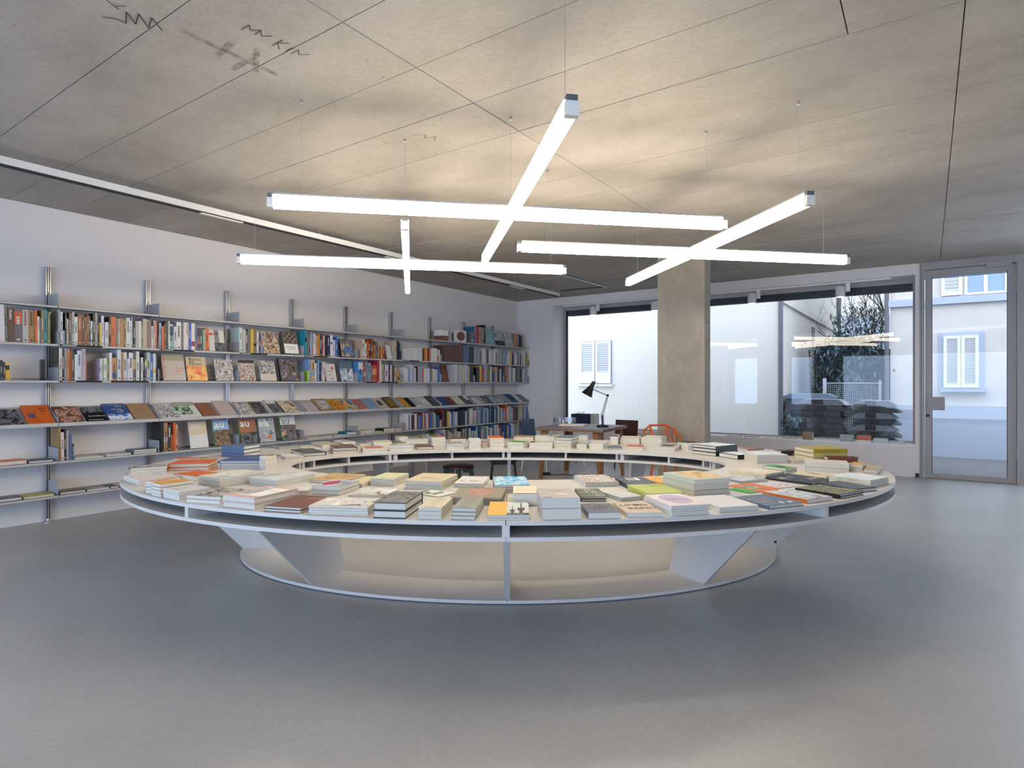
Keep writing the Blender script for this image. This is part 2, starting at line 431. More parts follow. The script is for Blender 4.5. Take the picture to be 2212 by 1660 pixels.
for pts, w in (([(-3.04, 1.50), (-3.035, 1.75), (-3.03, 2.02)], 0.035), ([(-3.15, 1.72), (-2.90, 1.69)], 0.04), ([(-3.19, 1.84), (-2.92, 1.83)], 0.04), ([(-3.10, 1.93), (-2.88, 1.80)], 0.03)):
    stroke(mb, pts, w, zz - 0.0002)
def stain_mat():
    m, nt, b = new_mat("rusty_stain")
    b.inputs["Base Color"].default_value = (*lin((.42, .31, .26)), 1); b.inputs["Roughness"].default_value = 0.9
    tc = nt.nodes.new("ShaderNodeTexCoord"); nz = nt.nodes.new("ShaderNodeTexNoise"); nz.inputs["Scale"].default_value = 18
    nt.links.new(tc.outputs["Object"], nz.inputs["Vector"])
    mr = nt.nodes.new("ShaderNodeMapRange"); mr.inputs["From Min"].default_value = .35; mr.inputs["From Max"].default_value = .75; mr.inputs["To Min"].default_value = .05; mr.inputs["To Max"].default_value = .5
    nt.links.new(nz.outputs["Fac"], mr.inputs["Value"]); nt.links.new(mr.outputs["Result"], b.inputs["Alpha"])
    return m
stuff(mb.obj("rusty_stain", stain_mat(), cl))

structure(MB().box(XL - T, XL, YF - T, 11.1, 0, H).obj("wall_left", M_WALL))
structure(MB().box(XR, XR + T, YF - T, 11.1, 0, H).obj("wall_right", M_WALL))
mb = MB()                                   # wall behind the camera with its own shop window
mb.box(XL, -6.95, YF - T, YF, 0, H).box(-3.9, -2.8, YF - T, YF, 0, H).box(3.5, XR, YF - T, YF, 0, H)
mb.box(-6.95, -3.9, YF - T, YF, 0, 0.12).box(-6.95, -3.9, YF - T, YF, 2.48, H).box(-2.8, 3.5, YF - T, YF, 0, 0.12).box(-2.8, 3.5, YF - T, YF, 2.48, H)
structure(mb.obj("wall_rear", M_WALL))
structure(MB().box(-6.95, -3.9, YF - 0.2, YF - 0.19, 0.12, 2.48).obj("window_3", M_GLASS))
structure(MB().box(-2.8, 3.5, YF - 0.2, YF - 0.19, 0.12, 2.48).obj("window_4", M_GLASS))

# street wall: plaster round one long window, then the door and an added opening out of view
WX0, WX1, WZ0, WZ1 = -6.29, -0.155, 0.455, 2.955
mb = MB()
mb.box(XL, WX0, YB, YB + 0.42, 0, H).box(WX0, WX1, YB, YB + 0.42, WZ1, H).box(WX0, WX1, YB, YB + 0.42, 0, WZ0)
mb.box(WX1, -0.105, YB, YB + 0.42, 0, H).box(1.06, 1.4, YB, YB + 0.42, 0, H).box(1.4, 4.1, YB, YB + 0.42, 0, WZ0).box(1.4, 4.1, YB, YB + 0.42, WZ1 - 0.1, H).box(4.1, XR, YB, YB + 0.42, 0, H)
wallf = structure(mb.obj("wall_front", M_WALL))
structure(MB().box(1.4, 4.1, YB + 0.2, YB + 0.21, WZ0, WZ1 - 0.1).obj("fill_window", M_GLASS))  # invented pane out of view, goes with the added side fill
sill = structure(MB().box(WX0 + 0.002, WX1 - 0.002, YB - 0.012, YB + 0.44, WZ0, WZ0 + 0.012).obj("windowsill", pbr("white_sill", (.94, .94, .95), 0.4)))
structure(MB().box(WX0 + 0.0015, WX0 + 0.004, YB + 0.002, YB + 0.40, WZ0 + 0.012, WZ1).obj("added_reveal_lining", M_WHITEMETAL))  # white lining added to stand in for daylight on the left reveal
w1 = structure(MB().box(WX0 + 0.05, WX1 - 0.03, YB + 0.455, YB + 0.463, WZ0 + 0.02, WZ1 - 0.005).obj("window_1", M_GLASS))
mb = MB()
mb.box(WX0 + 0.002, WX0 + 0.06, YB + 0.40, YB + 0.47, WZ0 + 0.012, WZ1).box(WX1 - 0.035, WX1 - 0.002, YB + 0.36, YB + 0.47, WZ0 + 0.012, WZ1)
mb.box(WX0 + 0.002, WX1 - 0.002, YB + 0.43, YB + 0.47, WZ1 - 0.06, WZ1).box(WX0 + 0.002, WX1 - 0.002, YB + 0.44, YB + 0.475, WZ0 + 0.012, WZ0 + 0.03)
mb.obj("window_frame", M_FRAME, w1)
mb = MB()
mb.box(WX0 + 0.06, WX0 + 0.085, YB + 0.42, YB + 0.47, WZ0 + 0.03, WZ1 - 0.06)
mb.obj("gasket", M_DARKALU, w1)
MB().box(WX0 + 0.06, WX1 - 0.03, YB + 0.5, YB + 0.62, WZ1 - 0.165, WZ1 + 0.02).obj("blind_cassette", pbr("anthracite", (.20, .21, .24), 0.6), w1)

# glass door with its grey frame
door = structure(MB().box(0.045, 0.885, YB + 0.06, YB + 0.068, 0.075, 2.915).obj("door_1", M_GLASS))
mb = MB()
mb.box(-0.035, 0.045, YB + 0.03, YB + 0.09, 0.006, 3.0).box(0.885, 0.975, YB + 0.03, YB + 0.09, 0.006, 3.0)
mb.box(0.045, 0.885, YB + 0.03, YB + 0.09, 2.915, 3.0).box(0.045, 0.885, YB + 0.03, YB + 0.09, 0.006, 0.075)
mb.obj("leaf_frame", M_FRAME, door)
mb = MB()
mb.box(-0.105, -0.042, YB - 0.012, YB + 0.10, 0, H).box(0.982, 1.06, YB - 0.012, YB + 0.10, 0, H).box(-0.042, 0.982, YB - 0.012, YB + 0.10, 3.008, H)
mb.obj("jamb", M_FRAME, door)
MB().box(-0.085, -0.080, YB - 0.0135, YB - 0.012, 0, H).box(0.043, 0.050, YB + 0.028, YB + 0.0295, 0.075, 2.915).box(0.88, 0.887, YB + 0.028, YB + 0.0295, 0.075, 2.915).obj("shadow_line", M_DARKALU, door)
MB().box(0.0, 0.195, YB - 0.03, YB - 0.018, 0.985, 1.175).box(0.02, 0.06, YB - 0.018, YB + 0.03, 1.04, 1.12).obj("push_plate", pbr("push_plate", (.56, .55, .545), 0.5), door, bevel=0.003)
MB().lathe([(0.022, 0), (0.022, 0.008), (0.012, 0.012)], 20, M=Matrix.Translation((-0.004, YB + 0.03, 0.905)) @ Matrix.Rotation(PI / 2, 4, "X")).obj("lock", M_BLACK, door, smooth=True)
closer = MB().box(0.66, 0.93, YB - 0.015, YB + 0.03, 2.965, 3.03).obj("door_closer", M_FRAME, door, bevel=0.003)
MB().box(0.40, 0.90, YB - 0.03, YB - 0.012, 3.045, 3.062).obj("closer_arm", M_FRAME, closer)
for hz in (0.35, 1.62, 2.62, 2.86):
    hg = MB()
    for q in range(3):
        hg.lathe([(0.011, q * 0.05), (0.011, q * 0.05 + 0.047)], 12, M=Matrix.Translation((0.985, YB - 0.012, hz)))
    hg.obj("hinge", M_FRAME, door)
structure(MB().box(WX1 + 0.001, -0.105, YB - 0.006, YB, 0, 0.06).obj("baseboard_front", M_DARKALU))

# track above the window with its little spotlights, each swung down on a flat arm
tr = thing("window_light_track", "white ceiling track running along the head of the street window", "light track", (0, 0, 0))
MB().box(WX0 + 0.2, WX1 - 0.3, YB + 0.06, YB + 0.10, WZ1 - 0.028, WZ1 - 0.001).obj("rail", M_WHITEMETAL, tr)
MB().box(WX0 + 0.2, WX1 - 0.3, YB + 0.072, YB + 0.088, WZ1 - 0.0285, WZ1 - 0.0279).obj("slot", M_DARKALU, tr)
SPOTLAB = ["white cylinder spotlight over the window beside the shelf corner", "white cylinder spotlight half hidden behind the concrete pillar", "white cylinder spotlight on the window track next to the pillar", "white cylinder spotlight on the window track nearest the door"]
for lab, sx in zip(SPOTLAB, (-5.40, -4.13, -2.42, -1.105)):
    t = thing("spotlight", lab, "spotlight", (sx, YB + 0.08, 0), 0, "spotlights above the window")
    MB().box(0.055, 0.115, -0.02, 0.02, WZ1 - 0.16, WZ1 - 0.029).obj("arm", M_WHITEMETAL, t, bevel=0.002)
    MB().box(0.0, 0.056, -0.008, 0.008, WZ1 - 0.125, WZ1 - 0.11).obj("pivot", M_BLACK, t)
    MB().lathe([(0.055, 0), (0.07, 0), (0.07, 0.15), (0.064, 0.158)], 28, M=Matrix.Translation((-0.02, 0, WZ1 - 0.235))).obj("housing", M_WHITEMETAL, t, smooth=True)
    MB().lathe([(0.054, 0), (0.054, 0.004)], 28, M=Matrix.Translation((-0.02, 0, WZ1 - 0.236))).obj("lens", M_SPOT, t)

# the free-standing concrete pillar
cx0, cx1, cy0, cy1 = -3.062, -2.414, 7.9, 8.155
pil = structure(MB().box(cx0, cx1, cy0, cy1, 0, H).obj("pillar", M_CONC_P, bevel=0.008))
MB().box(cx1 + 0.0003, cx1 + 0.0012, cy0 + 0.02, cy1 - 0.01, 2.18, 2.186).obj("joint_line", M_DARKALU, pil)

# wall-washer rail parallel to the shelves and the conduit beyond it
rl = thing("linear_wall_washer", "long white light rail hung below the concrete ceiling along the bookshelves", "light rail")
MB().box(-5.68, -5.62, -1.6, 9.62, H - 0.122, H - 0.066).obj("rail_profile", M_WHITEMETAL, rl)
MB().box(-5.672, -5.628, -1.6, 9.60, H - 0.134, H - 0.122).obj("lamp_slot", M_DARKALU, rl)
for y0 in (2.95, 5.3, 8.05):
    MB().box(-5.670, -5.626, y0, y0 + 0.42, H - 0.1415, H - 0.134).obj("lens_strip", M_CAP, rl)
for y0 in (0.4, 2.3, 4.3, 6.3, 8.2, 9.4):
    MB().tube([(-5.65, y0, H - 0.067), (-5.65, y0, H + 0.004)], 0.004, 6).obj("hanger", M_ALU, rl)
    MB().box(-5.668, -5.632, y0 - 0.02, y0 + 0.02, H - 0.067, H - 0.058).obj("clip", M_ALU, rl)
cd = thing("ceiling_conduit", "thin bent metal conduit fixed to the ceiling between rail and street window", "conduit")
MB().tube([(-4.80, 7.9, H - 0.016), (-4.72, 9.74, H - 0.016)], 0.013, 8).obj("pipe", M_ALU, cd)
MB().tube([(-4.72, 9.74, H - 0.012), (-5.62, 9.66, H - 0.012)], 0.008, 8).obj("cable", M_DARKALU, cd)

# ================================================================== pendant lamps: three crosses of square light tubes
LT = 2.515
def bar_frame(p, q):
    p, q = Vector(p), Vector(q)
    d = q - p
    return Matrix.Translation((p.x, p.y, 0)) @ Matrix.Rotation(math.atan2(d.y, d.x), 4, "Z"), d.length
def tube_bar(root, p, q, gap=None, wires=()):
    M, L = bar_frame(p, q)
    w, h = 0.027, 0.078
    spans = [(0.035, L - 0.035)] if gap is None else [(0.035, gap - 0.03), (gap + 0.03, L - 0.035)]
    for a, b in spans:
        mb = MB()
        prof = [(-w, LT), (-w, LT - h + 0.012), (-w + 0.010, LT - h), (w - 0.010, LT - h), (w, LT - h + 0.012), (w, LT)]
        n = len(prof)
        pa = [M @ Vector((a, y, z)) for y, z in prof]; pb = [M @ Vector((b, y, z)) for y, z in prof]
        for i in range(n - 1):
            mb.quad([pa[i], pb[i], pb[i + 1], pa[i + 1]])
        mb.quad(list(reversed(pa))); mb.quad(pb)
        mb.obj("diffuser", M_DIFF, root)
        MB().box(a, b, -w + 0.004, w - 0.004, LT + 0.0005, LT + 0.012, M=M).obj("profile", M_ALU, root)
    for a, s in ((0, 1), (L, -1)):
        x0, x1 = sorted((a, a + s * 0.034))
        cap = MB().box(x0, x1, -w, w, LT - h, LT - 0.018, M=M).obj("end_cap", M_CAP, root)
        MB().box(x0 + 0.003, x1 - 0.003, -w + 0.004, w - 0.004, LT - 0.018, LT + 0.008, M=M).obj("lamp_holder", pbr("grey_holder", (.36, .37, .39), 0.5), cap)
    for t in wires:
        mb = MB()
        P = M @ Vector((t, 0, 0))
        mb.tube([(P.x, P.y, LT + 0.008), (P.x, P.y, H - 0.01)], 0.0011, 5)
        mb.lathe([(0.009, 0), (0.009, 0.02)], 10, M=Matrix.Translation((P.x, P.y, H - 0.02)))
        mb.obj("wire", M_ALU, root)
D = 3.03
def cross_lamp(label, a, da, b, db, wires_a, wires_b):
    """two tubes at right angles at one height; the second is interrupted where the first passes"""
    r = thing("pendant_lamp", label, "pendant lamp", (0, 0, 0), 0, "crossed tube pendants over the table")
    ca, sa = math.cos(math.radians(da)), math.sin(math.radians(da))
    cb, sb = math.cos(math.radians(db)), math.sin(math.radians(db))
    a2 = (a[0] + ca * D, a[1] + sa * D); b2 = (b[0] + cb * D, b[1] + sb * D)
    # where the lines meet, measured along b
    det = ca * (-sb) + cb * sa
    rx, ry = b[0] - a[0], b[1] - a[1]
    tb = (rx * sa - ry * ca) / (sb * ca - cb * sa)
    tube_bar(r, (*a, 0), (*a2, 0), None, wires_a)
    tube_bar(r, (*b, 0), (*b2, 0), tb, wires_b)
    return r
cross_lamp("long crossed light tubes hanging nearest the camera above the table front", (-3.313, 2.141), 44.7, (-1.168, 2.10), 134.2, (0.2, D - 0.15), (0.12, 1.55))
cross_lamp("crossed light tubes hanging on the bookshelf side of the table", (-5.069, 2.975), 44.7, (-2.990, 2.985), 134.4, (0.15, D - 0.15), (0.12, D - 0.3))
cross_lamp("crossed light tubes hanging on the pillar and door side of the table", (-2.737, 4.007), 44.9, (-0.577, 3.972), 134.9, (0.25, D - 0.25), (0.12, D - 0.3))

# ================================================================== the oval book table
TC = (-0.03 * math.cos(PSI) - 5.1046 * math.sin(PSI), -0.03 * math.sin(PSI) + 5.1046 * math.cos(PSI))
ZT = 0.69
table = thing("oval_book_table", "huge white oval ring table with an open slot below its top", "table", (*TC, 0), PSI)
def ring(a1, b1, a0, b0, z0, z1, t0, t1, n):
    mb = MB()
    P = lambda a, b, t, z: (a * math.cos(t), b * math.sin(t), z)
    for i in range(n):
        s, e = t0 + (t1 - t0) * i / n, t0 + (t1 - t0) * (i + 1) / n
        mb.quad([P(a0, b0, s, z1), P(a1, b1, s, z1), P(a1, b1, e, z1), P(a0, b0, e, z1)])
        mb.quad([P(a0, b0, e, z0), P(a1, b1, e, z0), P(a1, b1, s, z0), P(a0, b0, s, z0)])
        mb.quad([P(a1, b1, s, z0), P(a1, b1, e, z0), P(a1, b1, e, z1), P(a1, b1, s, z1)])
        mb.quad([P(a0, b0, e, z0), P(a0, b0, s, z0), P(a0, b0, s, z1), P(a0, b0, e, z1)])
    mb.quad([P(a0, b0, t0, z0), P(a1, b1, t0, z0), P(a1, b1, t0, z1), P(a0, b0, t0, z1)])
    mb.quad([P(a1, b1, t1, z0), P(a0, b0, t1, z0), P(a0, b0, t1, z1), P(a1, b1, t1, z1)])
    me = mb.mesh("ring", M_TABLE)
    bm = bmesh.new(); bm.from_mesh(me); bmesh.ops.remove_doubles(bm, verts=bm.verts, dist=1e-5)
    bm.to_mesh(me); bm.free()
    me.polygons.foreach_set("use_smooth", [True] * len(me.polygons)); me.set_sharp_from_angle(angle=math.radians(35))
    return me
AO, BO, AI, BI = 2.994, 2.194, 1.828, 0.94
eps = 0.0006
for s, e in ((-PI / 2, PI / 2), (PI / 2, 3 * PI / 2)):
    link("tabletop", ring(AO, BO, AI, BI, ZT - 0.021, ZT, s + eps, e - eps, 80), table)
    link("lower_plate", ring(AO, BO, AI + 0.004, BI + 0.004, 0.590, 0.611, s + eps, e - eps, 80), table)
    link("base_ring", ring(2.20, 1.43, 1.86, 1.056, 0.006, 0.026, s + eps, e - eps, 64), table)
ang = [270, 233, 307, 191, 349, 90, 127, 53, 169, 11]
def fin_frame(deg):
    t = math.radians(deg)
    p = Vector((2.20 * math.cos(t), 1.43 * math.sin(t), 0))
    n = Vector((math.cos(t) / 2.20, math.sin(t) / 1.43, 0)).normalized()
    return p, n
for q, d in enumerate(ang):
    p, n = fin_frame(d)
    M = Matrix.Translation(p) @ Matrix.Rotation(math.atan2(n.y, n.x), 4, "Z") @ Matrix.Rotation(PI / 2, 4, "X")
    th = 0.018 if d in (270, 90) else 0.012
    foot = -0.375 if d in (270, 90) else -0.36
    prof = [(foot, 0.026), (-0.02, 0.026), (0.515, 0.590), (-0.19, 0.590)]
    mb = MB().prism(prof, -th, th, M=M)
    fin = mb.obj("support_fin", M_TABLE, table)
    if d in (349, 191):
        MB().lathe([(0.011, 0), (0.011, 0.003)], 12, M=M @ Matrix.Translation((0.0, 0.085, th))).obj("screw_cap", M_DARKALU, fin)
    # wall between the two plates over each fin, with a twin at the inner rim
    t = math.radians(d)
    po, pi_ = Vector(((AO - 0.004) * math.cos(t), (BO - 0.004) * math.sin(t), 0)), Vector(((AI + 0.02) * math.cos(t), (BI + 0.02) * math.sin(t), 0))
    dr = po - pi_
    Md = Matrix.Translation(pi_) @ Matrix.Rotation(math.atan2(dr.y, dr.x), 4, "Z")
    MB().box(0, dr.length, -0.019, 0.019, 0.611, ZT - 0.021, M=Md).obj("divider", M_TABLE, table)
    MB().box(0, 0.10, 0.045, 0.070, 0.611, ZT - 0.021, M=Md).obj("divider", M_TABLE, table)
for d in (72, 108, 35, 145, 18, 162, 288, 252):
    t = math.radians(d)
    pi_ = Vector(((AI + 0.02) * math.cos(t), (BI + 0.02) * math.sin(t), 0)); nn = Vector((math.cos(t) / AI, math.sin(t) / BI, 0))
    Md = Matrix.Translation(pi_) @ Matrix.Rotation(math.atan2(nn.y, nn.x), 4, "Z")
    MB().box(0, 0.35, -0.010, 0.010, 0.611, ZT - 0.021, M=Md).obj("divider", M_TABLE, table)
for q in range(14):
    t = 2 * PI * (q + 0.5) / 14
    MB().lathe([(0.03, 0), (0.03, 0.006)], 12, M=Matrix.Translation((2.03 * math.cos(t), 1.24 * math.sin(t), 0))).obj("foot", M_DARKALU, table)

# ================================================================== wall shelving
PY = [1.300, 2.218, 3.137, 4.057, 4.976, 5.895, 6.814, 7.733, 8.653, 9.572, 10.485]
ZSH = dict(A=1.745, B=1.395, D=0.617, E=0.287, T=2.112)
SX = -6.862
ORD = "first second third fourth fifth sixth seventh eighth ninth tenth eleventh twelfth thirteenth fourteenth fifteenth sixteenth seventeenth eighteenth nineteenth twentieth twenty-first twenty-second twenty-third twenty-fourth twenty-fifth twenty-sixth twenty-seventh twenty-eighth twenty-ninth thirtieth thirty-first thirty-second thirty-third thirty-fourth thirty-fifth thirty-sixth thirty-seventh thirty-eighth thirty-ninth fortieth".split()
post_me = MB()
post_me.box(-7.150, -7.118, -0.021, 0.021, 0.03, 2.518)
post_me = post_me.mesh("upright", M_ALU)
grv = MB()
for y in (-0.0085, 0.0085): grv.box(-7.1185, -7.1172, y - 0.0035, y + 0.0035, 0.03, 2.518)
grv.box(-7.145, -7.120, 0.0208, 0.0216, 0.03, 2.518)
grv_me = grv.mesh("groove", M_DARKALU)
foot_me = MB().lathe([(0.045, 0), (0.045, 0.006), (0.012, 0.012), (0.010, 0.03)], 20, M=Matrix.Translation((-7.125, 0, 0))).mesh("foot", M_ALU)
peg = MB()
for z in (0.4, 1.3, 2.2): peg.box(-7.173, -7.150, -0.012, 0.012, z, z + 0.02)
peg_me = peg.mesh("wall_fixing", M_ALU)
def flat_panel(hf, hb):
    """end panel in the x-z plane, rising from the shelf; hf, hb are its heights at front and wall"""
    mb = MB()
    M = Matrix.Translation((0, -0.0012, 0)) @ Matrix.Rotation(PI / 2, 4, "X")
    mb.prism([(SX, -0.012), (SX, hf - 0.008), (SX - 0.008, hf), (-7.10, hb), (-7.114, hb + 0.03), (-7.114, -0.012)][::-1], -0.0012, 0.0012, M=M)
    return mb.mesh("end_panel", M_SHELF)
panel_me = {True: flat_panel(0.128, 0.128)}
def shelf_mesh(w, depth_in=-7.112):
    mb = MB()
    mb.box(depth_in, SX, 0.004, w - 0.004, -0.004, 0.0, m=1)
    mb.box(SX - 0.002, SX, 0.004, w - 0.004, -0.021, -0.0, m=0)
    mb.box(SX - 0.02, SX - 0.002, 0.004, w - 0.004, -0.021, -0.019, m=0)
    mb.box(depth_in, depth_in + 0.002, 0.004, w - 0.004, -0.0, 0.022, m=1)
    return mb.mesh("tray", [M_SHELFLIP, M_SHELF])
def slope_mesh(w):
    mb = MB()
    a, b = (SX - 0.004, 0.963), (-7.112, 1.135)
    d = Vector((b[0] - a[0], 0, b[1] - a[1])).normalized(); n = Vector((d.z, 0, -d.x)); n = -n if n.z < 0 else n
    pts = [(a[0], a[1]), (b[0], b[1])]
    for m, (p, q, t) in enumerate(((pts[0], pts[1], 0.003),)):
        y0, y1 = 0.004, w - 0.004
        P = [Vector((p[0], 0, p[1])), Vector((q[0], 0, q[1]))]
        lo = [P[0] - n * t, P[1] - n * t]
        mb.quad([(P[0].x, y0, P[0].z), (P[0].x, y1, P[0].z), (P[1].x, y1, P[1].z), (P[1].x, y0, P[1].z)], 1)
        mb.quad([(lo[1].x, y0, lo[1].z), (lo[1].x, y1, lo[1].z), (lo[0].x, y1, lo[0].z), (lo[0].x, y0, lo[0].z)], 1)
        for yy in (y0, y1):
            mb.quad([(P[0].x, yy, P[0].z), (P[1].x, yy, P[1].z), (lo[1].x, yy, lo[1].z), (lo[0].x, yy, lo[0].z)], 1)
    mb.box(SX - 0.006, SX, 0.004, w - 0.004, 0.952, 0.986, 0)
    return mb.mesh("sloping_tray", [M_SHELFLIP, M_SHELF])
SLOPE = (SX - 0.006, 0.9645, -7.112, 1.135)
slope_end = MB().prism([(SX, 0.95), (SX, 1.042), (SX - 0.06, 1.045), (-7.114, 1.15), (-7.114, 0.95)][::-1], -0.0012, 0.0012, M=Matrix.Rotation(PI / 2, 4, "X")).mesh("end_panel", M_SHELF)
BAYLAB = ["cut off by the picture edge", "second from the picture edge", "with three outward facing books", "with two rows of facing books", "with the white petal book", "with the tangerine patterned book", "holding slim white volumes", "with the brown series", "with an aqua book on top", "at the window corner"]
strip_me = MB().box(SX - 0.001, SX + 0.0012, 0, 0.36, -0.019, -0.002).mesh("label_strip", M_BLACKM)
BAY = []
for b in range(10):
    y0, w = PY[b], PY[b + 1] - PY[b]
    bay = thing("shelving_bay", "grey metal wall shelving bay, the %s towards the window, %s" % (ORD[b], BAYLAB[b]), "shelving", (0, y0, 0), 0, "wall shelving bays")
    BAY.append(bay)
    up = link("upright", post_me, bay); link("groove", grv_me, up); link("foot", foot_me, up); link("wall_fixing", peg_me, up)
    if b == 9:
        pass
    sm, sl = shelf_mesh(w), slope_mesh(w)
    for key, z in ZSH.items():
        s = link("shelf", sm, bay, (0, 0, z))
        if not (key == "T" and b >= 6):
            link("end_panel", panel_me[True], s, (0, w, 0))
        elif b == 9:
            pass
        if (key == "A" and b in (1, 2, 3, 4, 6)) or (key == "B" and b in (1, 5)):
            link("label_strip", strip_me, s, (0, 0.012, 0))
            if key == "B": link("label_strip", strip_me, s, (0, 0.45, 0))
            mk = MB()
            for q in range(10): mk.box(SX + 0.0012, SX + 0.0016, 0.03 + q * 0.012, 0.039 + q * 0.012, -0.014, -0.007)
            mk.obj("lettering", M_WHITEMETAL, s)
    ss = link("sloping_shelf", sl, bay)
    link("end_panel", slope_end, ss, (0, w, 0))
# clear acrylic divider standing on the first bay
ac = tag(MB().box(-7.05, -6.9, 2.12, 2.123, ZSH["B"] + 0.001, ZSH["B"] + 0.2).box(-7.05, -6.9, 2.0, 2.12, ZSH["B"] + 0.0005, ZSH["B"] + 0.003).obj("book_support", glass("clear_acrylic", (.86, .88, .9), 1.45)), "clear acrylic book support on the otherwise empty second shelf", "book support")

